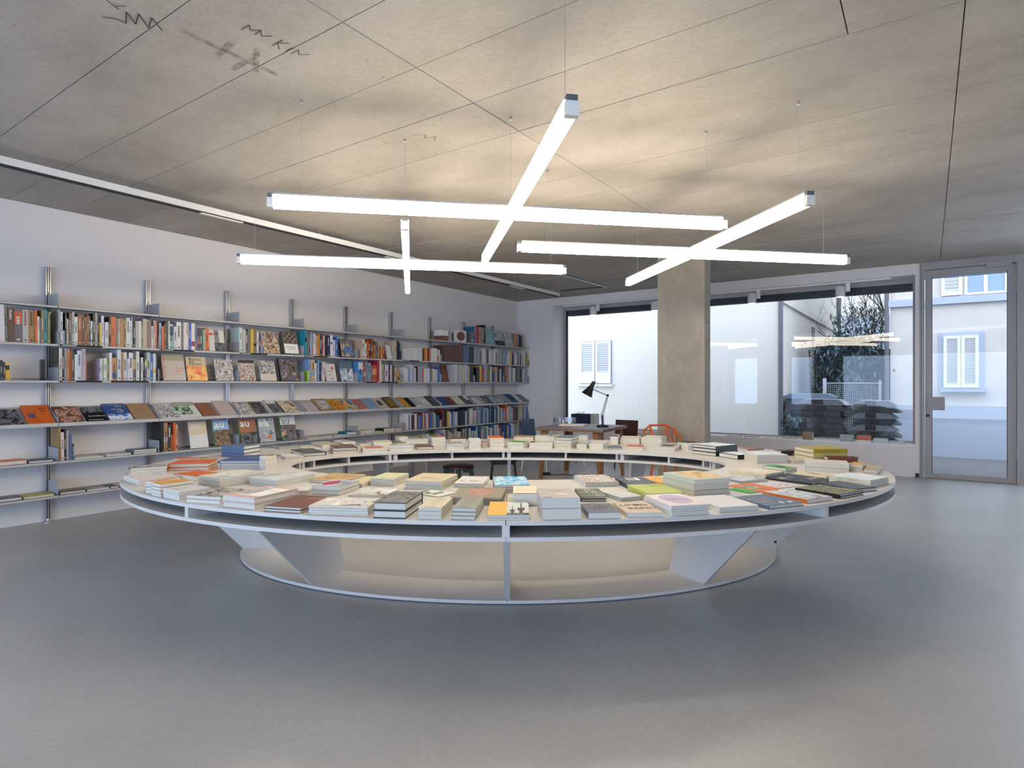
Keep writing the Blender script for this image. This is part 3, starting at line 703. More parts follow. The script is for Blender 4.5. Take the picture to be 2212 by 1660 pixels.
# ------------------------------------------------------------------ what lies where (metres): x, y, turn, size u, v, height, count, binding, spine side, colour, look|place, print
STACKS = [
    (-4.286, 1.826, 83.6, 0.249, 0.31, 0.0335, 3, 's', 'V', 'white', 'white floppy paperback|at the curved end of the oval table', 'l:.1,.8,.5;l:.1,.7,.3'),
    (-3.986, 1.809, 115.8, 0.1, 0.165, 0.004, 1, 's', 'V', 'pale', 'flat white leaflet|beside the orange and yellow books at the table end', ''),
    (-3.713, 1.703, 88.9, 0.194, 0.128, 0.0772, 4, 's', 'U', 'yel>clay', 'slim yellow-topped book with rust cover edges|near the shelf-side end of the oval table', 'r:.45,.45,.55,.58,olive'),
    (-3.855, 1.753, 109.1, 0.178, 0.098, 0.0745, 4, 's', 'U', 'pink>clay', 'slim pink-patterned book with rust cover edges|behind the yellow-topped books', 'p:0,0,1,1,warm'),
    (-3.516, 1.713, 90.7, 0.189, 0.187, 0.0523, 5, 's', 'V', 'white', 'white booklet fanned out|next to the yellow-topped books', 'r:.35,.35,.5,.6,lgrey;l:.2,.2,.6'),
    (-3.225, 1.794, 109.4, 0.258, 0.232, 0.0424, 2, 's', 'V', 'dphoto>pale', 'thick book with a dark street photo cover|beside the pale pink boxed volumes', 'p:0,0,1,1,city'),
    (-2.926, 1.812, 101.5, 0.329, 0.244, 0.0656, 2, 'h', 'V', 'rose', 'large pale pink volume with a white mountain picture|next to the brown palace book', 'r:.3,.15,.95,.85,white;p:.1,.2,.5,.8,stone;l:.6,.6,.9'),
    (-2.657, 1.904, 110.2, 0.325, 0.226, 0.0309, 2, 'h', 'V', 'rust', 'brown hardback titled PALACE|at the front edge of the oval table', 'T:v:.48,.72,.055,PALACE,rosy;l:.55,.55,.7,rosy'),
    (-2.326, 2.064, 118.3, 0.242, 0.319, 0.0472, 4, 's', 'U', 'cream', 'landscape photo book with white border|beside the brown palace book', 'p:.06,.08,.94,.9,boat'),
    (-2.125, 2.129, 117.4, 0.315, 0.171, 0.0796, 2, 'h', 'V', 'black', 'very thick black photo volume with ring holes|between photo book and small cream books', 'p:.0,.0,1,1,ink'),
    (-1.967, 2.214, 118.3, 0.269, 0.125, 0.0592, 3, 'h', 'V', 'cream', 'small cream hardback|next to the very thick black volume', 'l:.3,.85,.7;l:.25,.7,.75;l:.35,.5,.65;l:.35,.3,.6;l:.25,.05,.7'),
    (-1.823, 2.305, 119.2, 0.292, 0.124, 0.0592, 3, 'h', 'V', 'sage', 'small grey-green hardback|next to the small cream hardbacks', 'l:.3,.85,.7;l:.25,.7,.75;l:.35,.5,.65;l:.35,.3,.6;l:.25,.05,.7'),
    (-1.604, 2.458, 124.5, 0.337, 0.211, 0.0255, 3, 's', 'U', 'white', 'white booklet with yellow panel and two black towers|at the front seam of the table', 'r:0,0,.46,1,yel;p:.46,0,1,.14,ink;r:.56,.12,.63,.3,black;r:.53,.26,.66,.36,black;r:.585,.36,.605,.62,black;r:.77,.12,.85,.36,black;r:.72,.34,.9,.5,black;r:.8,.5,.83,.86,black'),
    (-1.561, 2.494, 38.0, 0.197, 0.27, 0.1079, 2, 's', 'v', 'lilac', 'extra thick pale grey paperback with blue page edges|beside the front table seam', 'r:.45,.3,.75,.5,rose;r:.05,.05,.3,.14,grey;l:.3,.75,.7'),
    (-1.87, 2.694, 34.3, 0.133, 0.232, 0.0708, 1, 's', 'U', 'kraft', 'brown cardboard box with cream patterned lid|behind the towers booklet', 'r:.0,.0,1,1,cream;l:.1,.3,.9,tan;l:.1,.5,.9,tan;l:.1,.7,.9,tan'),
    (-1.381, 2.644, 37.8, 0.16, 0.232, 0.0323, 1, 's', 'v', 'slate', 'thick grey-green paperback with large thin lettering|next to the extra thick paperback', 'w:.12,.52,.85,.2,black;w:.2,.34,.9,.13,black;w:.15,.14,.9,.06,grey;w:.1,.85,.85,.05,grey'),
    (-1.236, 2.781, 40.4, 0.187, 0.276, 0.0249, 1, 's', 'v', 'beige', 'cream paperback titled LINA BO BARDI|at the front edge beside the grey-green paperback', 'T:u:.1,.62,.04,LINA,black;T:u:.5,.62,.04,BO,black;T:u:.22,.34,.04,BARDI,black'),
    (-1.064, 2.935, 48.3, 0.217, 0.314, 0.0546, 5, 's', 'v', 'white', 'white booklet with a large lilac oval|beside the LINA BO BARDI paperback', 'e:.5,.52,.38,.38,lilacd;l:.28,.6,.6,plum;l:.28,.5,.6,plum;l:.32,.4,.75,plum'),
    (-0.889, 3.16, 49.7, 0.239, 0.313, 0.0298, 3, 's', 'v', 'white', 'plain white softback|next to the lilac oval booklets', 'l:.3,.4,.8,pale'),
    (-0.699, 3.394, 57.9, 0.261, 0.273, 0.0201, 1, 'h', 'v', 'steel', 'steel-blue hardback with a white star and orange letters|near the front edge, by the orange books', 'r:.72,.1,.82,.2,white;w:.12,.6,.7,.07,peel;r:.5,.1,.58,.22,white;w:.15,.45,.6,.07,peel;w:.2,.3,.5,.06,pale'),
    (-0.554, 3.675, 62.4, 0.223, 0.295, 0.0238, 1, 's', 'v', 'orange', 'grey landscape photo book with an orange spine|next to the steel-blue hardback', 'p:.0,.02,1,1,haze'),
    (-0.845, 3.897, 62.7, 0.218, 0.27, 0.0041, 1, 's', 'v', 'orange', 'thin orange book with a green figure|behind the steel-blue hardback', 'p:.2,.3,.6,.8,leaf'),
    (-0.892, 3.816, 63.5, 0.088, 0.162, 0.0077, 1, 's', 'v', 'green', 'bright green open pamphlet|behind the steel-blue hardback', ''),
    (-0.419, 3.933, 67.1, 0.263, 0.283, 0.0267, 2, 'h', 'v', 'black', 'black hardback with a green garden picture|near the window-side front edge', 'p:.02,.03,.98,.97,garden'),
    (-0.367, 4.213, 56.8, 0.196, 0.274, 0.0223, 1, 'h', 'v', 'black', 'glossy black book with blue picture|between garden hardbacks and thick white volume', 'p:.05,.05,.9,.9,dusk'),
    (-0.303, 4.475, 70.1, 0.277, 0.269, 0.048, 2, 'h', 'v', 'cream', 'thick cream volume with a pale sky cover and grey spine lettering|at the window-side end', 'p:.02,.02,.98,.98,sky;S:v:.22,.3,.022,~,grey'),
    (-0.31, 5.101, 88.1, 0.372, 0.087, 0.0352, 2, 's', 'U', 'plaid', 'cream book with a checked grid cover|at the far curved end by the door', 'g:0,0,1,1,tan'),
    (-0.63, 4.356, 71.8, 0.301, 0.326, 0.0154, 1, 'h', 'v', 'navy', 'dark blue book with white block letters|behind the lilac print leaflet', 'w:.06,.62,.45,.16,white;w:.5,.62,.66,.14,white;w:.55,.25,.95,.16,white'),
    (-0.779, 4.119, 60.9, 0.175, 0.199, 0.0054, 1, 's', 'v', 'white', 'white leaflet with a pale violet print|between orange book and dark blue book', 'p:.1,.1,.9,.9,violet'),
    (-0.939, 4.488, 71.2, 0.256, 0.299, 0.0319, 2, 's', 'v', 'cream', 'cream paperback with faint green drawing|beside the small green books', 'p:.2,.2,.7,.9,faint'),
    (-1.037, 4.174, 55.5, 0.234, 0.182, 0.0169, 1, 's', 'v', 'bphoto', 'grey-blue photo book|under the shadow of the cream paperbacks', 'p:.0,.0,1,1,haze'),
    (-0.873, 4.838, 63.2, 0.135, 0.211, 0.0351, 2, 's', 'U', 'green', 'small bright green book|beside the cream paperbacks', 'r:.3,.3,.7,.6,dgreen'),
    (-0.485, 5.128, 99.0, 0.291, 0.302, 0.0616, 2, 's', 'U', 'pale', 'thick white-grey volume with two spine lines|in front of the yellow books', 'S:u:.3,.45,.012,~,charcoal'),
    (-0.812, 5.731, 41.6, 0.321, 0.306, 0.1052, 3, 'h', 'u', 'mustard>straw', 'large yellow hardback titled Donald Judd Spaces|near the window sill', 'S:u:.05,.3,.034,Donald Judd Spaces,brown'),
    (-0.704, 5.705, 32.4, 0.258, 0.087, 0.0485, 2, 'h', 'u', 'brick', 'brown brick-patterned hardback|next to the yellow Donald Judd books', 'g:0,0,1,1,brick'),
    (-0.41, 5.294, 84.8, 0.185, 0.097, 0.0485, 2, 's', 'U', 'gold', 'gold-yellow softback|between white volumes and checked books', ''),
    (-1.122, 5.994, 46.4, 0.225, 0.114, 0.0468, 2, 'h', 'u', 'umber', 'dark brown slim hardback|behind the silver magazines', ''),
    (-1.176, 5.276, 39.5, 0.273, 0.235, 0.0757, 4, 's', 'V', 'silver', 'silvery photo magazine|beside the inner edge at the window side', 'p:0,0,1,1,sky'),
    (-1.377, 5.473, 56.4, 0.181, 0.253, 0.0414, 1, 'h', 'u', 'black', 'black and white hardback|beside the three black volumes', 'p:.05,.05,.95,.95,sky'),
    (-1.601, 5.595, 68.4, 0.316, 0.285, 0.0943, 3, 'h', 'u', 'black', 'large black-spined volume with a white sky cover|on the rear arc of the table', 'p:.02,.02,.98,.98,sky'),
    (-1.488, 6.281, 56.4, 0.214, 0.18, 0.0136, 1, 's', 'u', 'clay', 'thin clay-red book|behind the black-spined volumes', ''),
    (-0.932, 5.485, 44.2, 0.108, 0.114, 0.0282, 2, 's', 'U', 'cream', 'small cream book with a black dot|in front of the brown slim hardbacks', 'r:.4,.4,.6,.6,black'),
    (-0.591, 4.745, 65.3, 0.102, 0.245, 0.0154, 1, 's', 'v', 'cream', 'cream booklet with brown square|behind the dark blue lettered book', 'r:.4,.3,.6,.7,umber'),
    (-2.033, 5.699, 98.9, 0.4, 0.259, 0.0404, 3, 's', 'U', 'pale', 'pale booklet with pink edges|on the rear arc near the black volumes', 'p:.3,.4,.8,.9,ink'),
    (-1.986, 5.97, 79.7, 0.227, 0.084, 0.0549, 3, 's', 'U', 'white', 'white booklet|behind the pink-edged booklets', ''),
    (-2.096, 6.461, 88.6, 0.168, 0.192, 0.0311, 1, 'h', 'U', 'dgreen', 'dark green thin hardback|before the orange chair', ''),
    (-2.35, 5.676, 110.4, 0.282, 0.172, 0.035, 2, 's', 'U', 'coral>cream', 'small coral-topped booklet|on the rear arc beside the blue book', ''),
    (-2.558, 5.627, 114.9, 0.241, 0.14, 0.0166, 1, 'h', 'U', 'navyl', 'small blue book|in front of the black upright box', ''),
    (-2.772, 5.989, 109.9, 0.291, 0.081, 0.1018, 1, 's', 'U', 'charcoal', 'black upright box with pale label|on the rear arc before the wooden table', 'r:.1,.6,.9,.9,sage'),
    (-2.602, 6.192, 110.8, 0.368, 0.213, 0.067, 4, 's', 'U', 'cream', 'cream paperback|behind the coral booklets on the rear arc', ''),
    (-2.383, 6.272, 101.4, 0.359, 0.23, 0.079, 4, 's', 'U', 'straw>cream', 'straw-yellow paperback|on the rear arc before the pillar', 'p:.1,.1,.9,.9,faint'),
    (-2.739, 5.568, 104.5, 0.284, 0.152, 0.0514, 2, 's', 'U', 'cream', 'cream softcover|between upright box and green-white books', ''),
    (-2.875, 5.468, 110.8, 0.407, 0.108, 0.0514, 3, 's', 'U', 'mint', 'small mint and white book|on the rear arc beside the tall stack', 'r:0,.0,1,.4,sage'),
    (-3.013, 5.396, 103.1, 0.318, 0.184, 0.1166, 4, 'h', 'U', 'slate>linen', 'cream-edged book with slate cover|tallest pile on the rear arc', ''),
    (-3.335, 5.681, 107.7, 0.312, 0.115, 0.0862, 4, 's', 'U', 'beige', 'beige paperback|left behind the slate-covered pile', ''),
    (-3.199, 5.332, 117.6, 0.238, 0.247, 0.0554, 3, 's', 'U', 'pale', 'pale softback with dark mark|on the rear arc near the seam', 'r:.0,.2,.2,.8,umber'),
    (-3.445, 5.146, 102.7, 0.19, 0.177, 0.0632, 3, 's', 'U', 'leafg>pale', 'green-topped booklet|on the rear arc near the seam', ''),
    (-3.789, 5.883, 119.3, 0.268, 0.235, 0.0459, 2, 's', 'U', 'peach', 'peach boxed softback|behind the pale softbacks', ''),
    (-3.663, 6.021, 117.8, 0.213, 0.168, 0.0565, 1, 's', 'U', 'pale', 'ring-bound grey pad|behind the pale softbacks', ''),
    (-3.211, 6.127, 114.9, 0.266, 0.141, 0.06, 2, 's', 'U', 'white', 'white softback|behind the mint and white books', ''),
    (-4.715, 3.419, 72.1, 0.208, 0.41, 0.0324, 1, 'h', 'V', 'charcoal', 'black hardback with dim photo|at the inner edge on the shelf side', 'p:.03,.03,.97,.97,ink'),
    (-4.657, 3.178, 76.5, 0.17, 0.224, 0.0266, 2, 's', 'V', 'pale', 'white photo booklet|beside the black hardback at the inner edge', 'p:.1,.1,.9,.9,faint'),
    (-5.166, 3.734, 69.5, 0.16, 0.156, 0.0213, 1, 's', 'V', 'cream', 'cream softback|behind the black hardback', 'p:.1,.1,.9,.9,faint'),
    (-4.653, 3.69, 57.5, 0.233, 0.35, 0.0587, 2, 'h', 'V', 'brownph>sand', 'thick book with a dark brown photo cover|on the rear arc of the shelf side', 'p:0,0,1,1,earth'),
    (-4.498, 3.923, 53.4, 0.232, 0.279, 0.0392, 2, 's', 'V', 'cream', 'thin cream book with an orange and violet cover|next to the dark brown photo books', 'p:.1,.15,.9,.9,sunset'),
    (-4.411, 4.186, 45.7, 0.235, 0.17, 0.0566, 2, 's', 'V', 'silver', 'silver-grey softback|next to the orange and violet books', 'p:.3,.3,.9,.9,faint'),
    (-4.276, 4.439, 50.0, 0.174, 0.285, 0.0294, 1, 'h', 'V', 'brownph', 'book with black and orange photo cover|on the rear arc beside the yellow sheet', 'p:0,0,1,1,earth'),
    (-4.04, 4.626, 43.1, 0.179, 0.231, 0.0571, 4, 's', 'V', 'dphoto>pale', 'magazine with a dark figure photo|on the rear arc near the white pile', 'p:0,0,1,1,city'),
    (-3.866, 4.78, 43.3, 0.124, 0.199, 0.0979, 6, 's', 'V', 'white', 'white softback in the tall pile|on the rear arc near the seam', 'l:.3,.5,.7'),
    (-3.741, 4.968, 43.6, 0.149, 0.303, 0.1082, 5, 's', 'V', 'orange>cream', 'orange-covered softback with cream edges|on the rear arc near the seam', ''),
    (-3.867, 4.997, 62.3, 0.07, 0.192, 0.0507, 2, 's', 'V', 'coral', 'tiny coral booklet|beside the orange-covered pile', ''),
    (-5.227, 4.009, 70.9, 0.18, 0.374, 0.0304, 2, 's', 'V', 'beige', 'beige softback|behind the dark brown photo books', ''),
    (-5.213, 4.269, 71.4, 0.151, 0.288, 0.0368, 2, 's', 'V', 'white', 'white softback with dark cover strip|behind the orange and violet books', 'p:.2,.3,.9,.9,city'),
    (-5.053, 4.36, 62.8, 0.118, 0.215, 0.025, 2, 's', 'V', 'grey', 'grey softback with white edges|behind the silver-grey softbacks', ''),
    (-4.852, 4.379, 51.5, 0.199, 0.254, 0.0452, 2, 's', 'V', 'cream', 'broad cream softback|behind the silver-grey softbacks', ''),
    (-4.846, 4.679, 59.0, 0.115, 0.236, 0.017, 1, 'h', 'V', 'plum', 'plum and green hardback|behind the silver-grey softbacks', 'r:0,0,1,.4,leafg'),
    (-5.007, 4.907, 60.9, 0.11, 0.161, 0.0594, 1, 's', 'V', 'lime2', 'pale lime upright folder|at the back of the rear arc by the shelf', ''),
    (-4.789, 4.798, 43.4, 0.249, 0.218, 0.043, 3, 's', 'V', 'pale', 'long pale softback|behind the black and orange photo book', ''),
    (-4.511, 4.926, 52.4, 0.155, 0.226, 0.0779, 4, 's', 'V', 'grey', 'grey book with terracotta corner|behind the dark figure magazines', 'p:.5,.0,1,1,sunset'),
    (-4.467, 5.181, 45.0, 0.181, 0.2, 0.0417, 2, 's', 'V', 'brownph', 'flat book with a brown photo|behind the dark figure magazines', 'p:0,0,1,1,earth'),
    (-3.735, 2.076, 93.3, 0.326, 0.247, 0.0619, 5, 's', 'V', 'pale', 'limp white photo magazine|behind the pale pink volumes', 'p:.0,.0,.6,1,faint;e:.75,.5,.12,.2,white'),
    (-3.453, 2.296, 96.0, 0.326, 0.272, 0.0508, 3, 's', 'V', 'white', 'large white book with landscape photo|behind the pale pink volumes', 'p:.05,.1,.55,.9,meadow;l:.65,.5,.9'),
    (-4.302, 2.75, 126.4, 0.4, 0.362, 0.0636, 3, 'h', 'U', 'cobalt>pale', 'cobalt blue hardback with white title|near the shelf-side inner edge', 'l:.4,.6,.65,white;l:.42,.5,.6,white'),
    (-5.112, 3.062, 109.2, 0.235, 0.244, 0.1042, 3, 'h', 'v', 'denim', 'blue cloth hardback|on the shelf-side arc behind the cobalt one', ''),
    (-4.593, 2.463, 136.4, 0.281, 0.299, 0.0538, 2, 'h', 'U', 'orange', 'large orange hardback|on the shelf-side arc', 'l:.3,.6,.5,rust'),
    (-4.691, 2.201, 160.8, 0.17, 0.239, 0.0535, 3, 's', 'U', 'dphoto>cream', 'wide book with a grey photo cover|at the shelf-side end of the table', 'p:0,0,1,1,city'),
    (-4.128, 2.119, 95.4, 0.195, 0.266, 0.0357, 1, 's', 'V', 'orange', 'thick orange paperback|in front of the large orange hardbacks', ''),
    (-4.512, 2.455, 103.3, 0.091, 0.072, 0.0044, 1, 's', 'V', 'orange2', 'thin orange pamphlet|in front of the cobalt blue hardbacks', ''),
    (-4.215, 2.711, 104.4, 0.12, 0.069, 0.1075, 6, 's', 'V', 'cream', 'cream softback in a tall pile|at the shelf-side inner edge', 'p:.0,.5,1,1,earth'),
    (-5.461, 3.656, 75.5, 0.222, 0.216, 0.0301, 2, 'h', 'V', 'slate', 'slate book with white page edges|behind the tall cream pile', ''),
    (-5.212, 2.79, 132.4, 0.115, 0.296, 0.0136, 2, 's', 'U', 'orange', 'flat orange brochure|behind the large orange hardbacks', 'p:.6,.2,1,1,city'),
    (-3.205, 2.635, 111.5, 0.315, 0.261, 0.0202, 1, 'h', 'V', 'sand', 'sand-coloured hardback with brown lettering|behind the magenta photo books', 'r:.55,.5,.9,.8,tan;l:.2,.4,.5,black;l:.2,.3,.45,black'),
    (-2.888, 2.339, 109.1, 0.241, 0.192, 0.055, 2, 's', 'V', 'bphoto', 'thick softback with a magenta cloth photo|behind the brown palace book', 'p:0,0,1,1,haze;e:.35,.5,.25,.35,magenta'),
    (-3.09, 2.264, 126.6, 0.16, 0.1, 0.0244, 3, 's', 'V', 'white', 'small white booklet|between pink volumes and magenta books', ''),
    (-2.857, 2.755, 111.7, 0.249, 0.173, 0.0524, 4, 's', 'V', 'ivory', 'pale yellow paperback|at the inner edge of the front arc', 'e:.45,.6,.08,.1,pale'),
    (-2.989, 2.601, 114.0, 0.307, 0.114, 0.0285, 2, 's', 'V', 'ivory2', 'small pale yellow booklet|beside the pale yellow paperbacks', ''),
    (-2.508, 2.827, 112.2, 0.338, 0.255, 0.0556, 2, 'h', 'V', 'linen', 'thick linen hardback with black spine|at the inner edge of the front arc', 'l:.2,.45,.5,black;l:.3,.32,.75,black'),
    (-2.348, 3.049, 119.2, 0.306, 0.194, 0.0288, 3, 's', 'V', 'white', 'white paperback with black script|next to the thick linen hardbacks', 'w:.12,.25,.8,.13,black;l:.3,.9,.8,grey'),
    (-2.01, 3.082, 128.3, 0.348, 0.222, 0.0485, 3, 's', 'U', 'grey', 'grey booklet with a bright blue water cover|at the inner edge near the seam', 'p:.0,.0,1,1,wave'),
    (-1.929, 2.669, 120.8, 0.326, 0.29, 0.0425, 3, 'h', 'U', 'khaki', 'wide grey-green hardback with a red brick picture|behind the small cream hardbacks', 'p:.3,.2,.75,.8,brickph;l:.2,.92,.8,grey'),
    (-2.359, 2.635, 89.7, 0.154, 0.225, 0.0089, 1, 's', 'V', 'white', 'white book with black block letters|between black volume and grey-green hardback', 'r:.1,.2,.2,.8,black;r:.3,.2,.5,.4,black;r:.6,.2,.7,.8,black'),
    (-2.591, 2.45, 119.5, 0.224, 0.241, 0.0196, 1, 's', 'U', 'pphoto', 'flat photo album with pale pink sky|behind the landscape photo books', 'p:.0,.0,1,1,boat'),
    (-1.824, 3.448, 42.9, 0.23, 0.316, 0.032, 3, 's', 'v', 'white', 'magazine with an orange and grey collage cover|at the inner edge of the front arc', 'p:.0,.0,1,1,collage'),
    (-1.62, 3.005, 37.1, 0.151, 0.266, 0.0304, 2, 'h', 'v', 'moss', 'dark green hardback with three lines of white capitals|behind the grey-green paperback', 'p:.0,.0,1,1,moss;w:.1,.70,.75,.17,cream;w:.08,.43,.8,.17,cream;T:u:.3,.16,.03,WORLD,cream'),
    (-1.578, 3.544, 42.4, 0.208, 0.253, 0.0326, 2, 's', 'v', 'indigo', 'slate-blue book with teal spine and white stripes|at the inner edge of the front arc', 'r:.3,.5,.36,.9,pale;r:.42,.5,.48,.9,pale;r:.55,.5,.7,.9,pale;l:.3,.15,.9,pale'),
    (-1.428, 3.132, 58.6, 0.15, 0.205, 0.0256, 3, 's', 'v', 'pale', 'small white paperback with tilted lake photo|beside the lime green books', 'p:.45,.2,.9,.75,violet'),
    (-1.301, 3.226, 47.4, 0.223, 0.306, 0.0462, 2, 's', 'v', 'lime', 'lime green paperback with dark lettering|behind the lilac oval booklets', 'l:.4,.9,.9,moss;l:.45,.8,.9,moss;l:.5,.7,.95,moss'),
    (-1.432, 3.819, 67.1, 0.179, 0.281, 0.0135, 1, 's', 'v', 'apricot', 'apricot coloured book|behind the lime green paperbacks', 'l:.2,.6,.6,orange'),
    (-1.139, 3.531, 55.4, 0.266, 0.325, 0.1012, 3, 's', 'v', 'ivoryg', 'thick pale volume with a tan framed cover|tallest pile of the front arc', 'p:.25,.12,.92,.88,sandph;l:.5,.5,.7,black'),
]
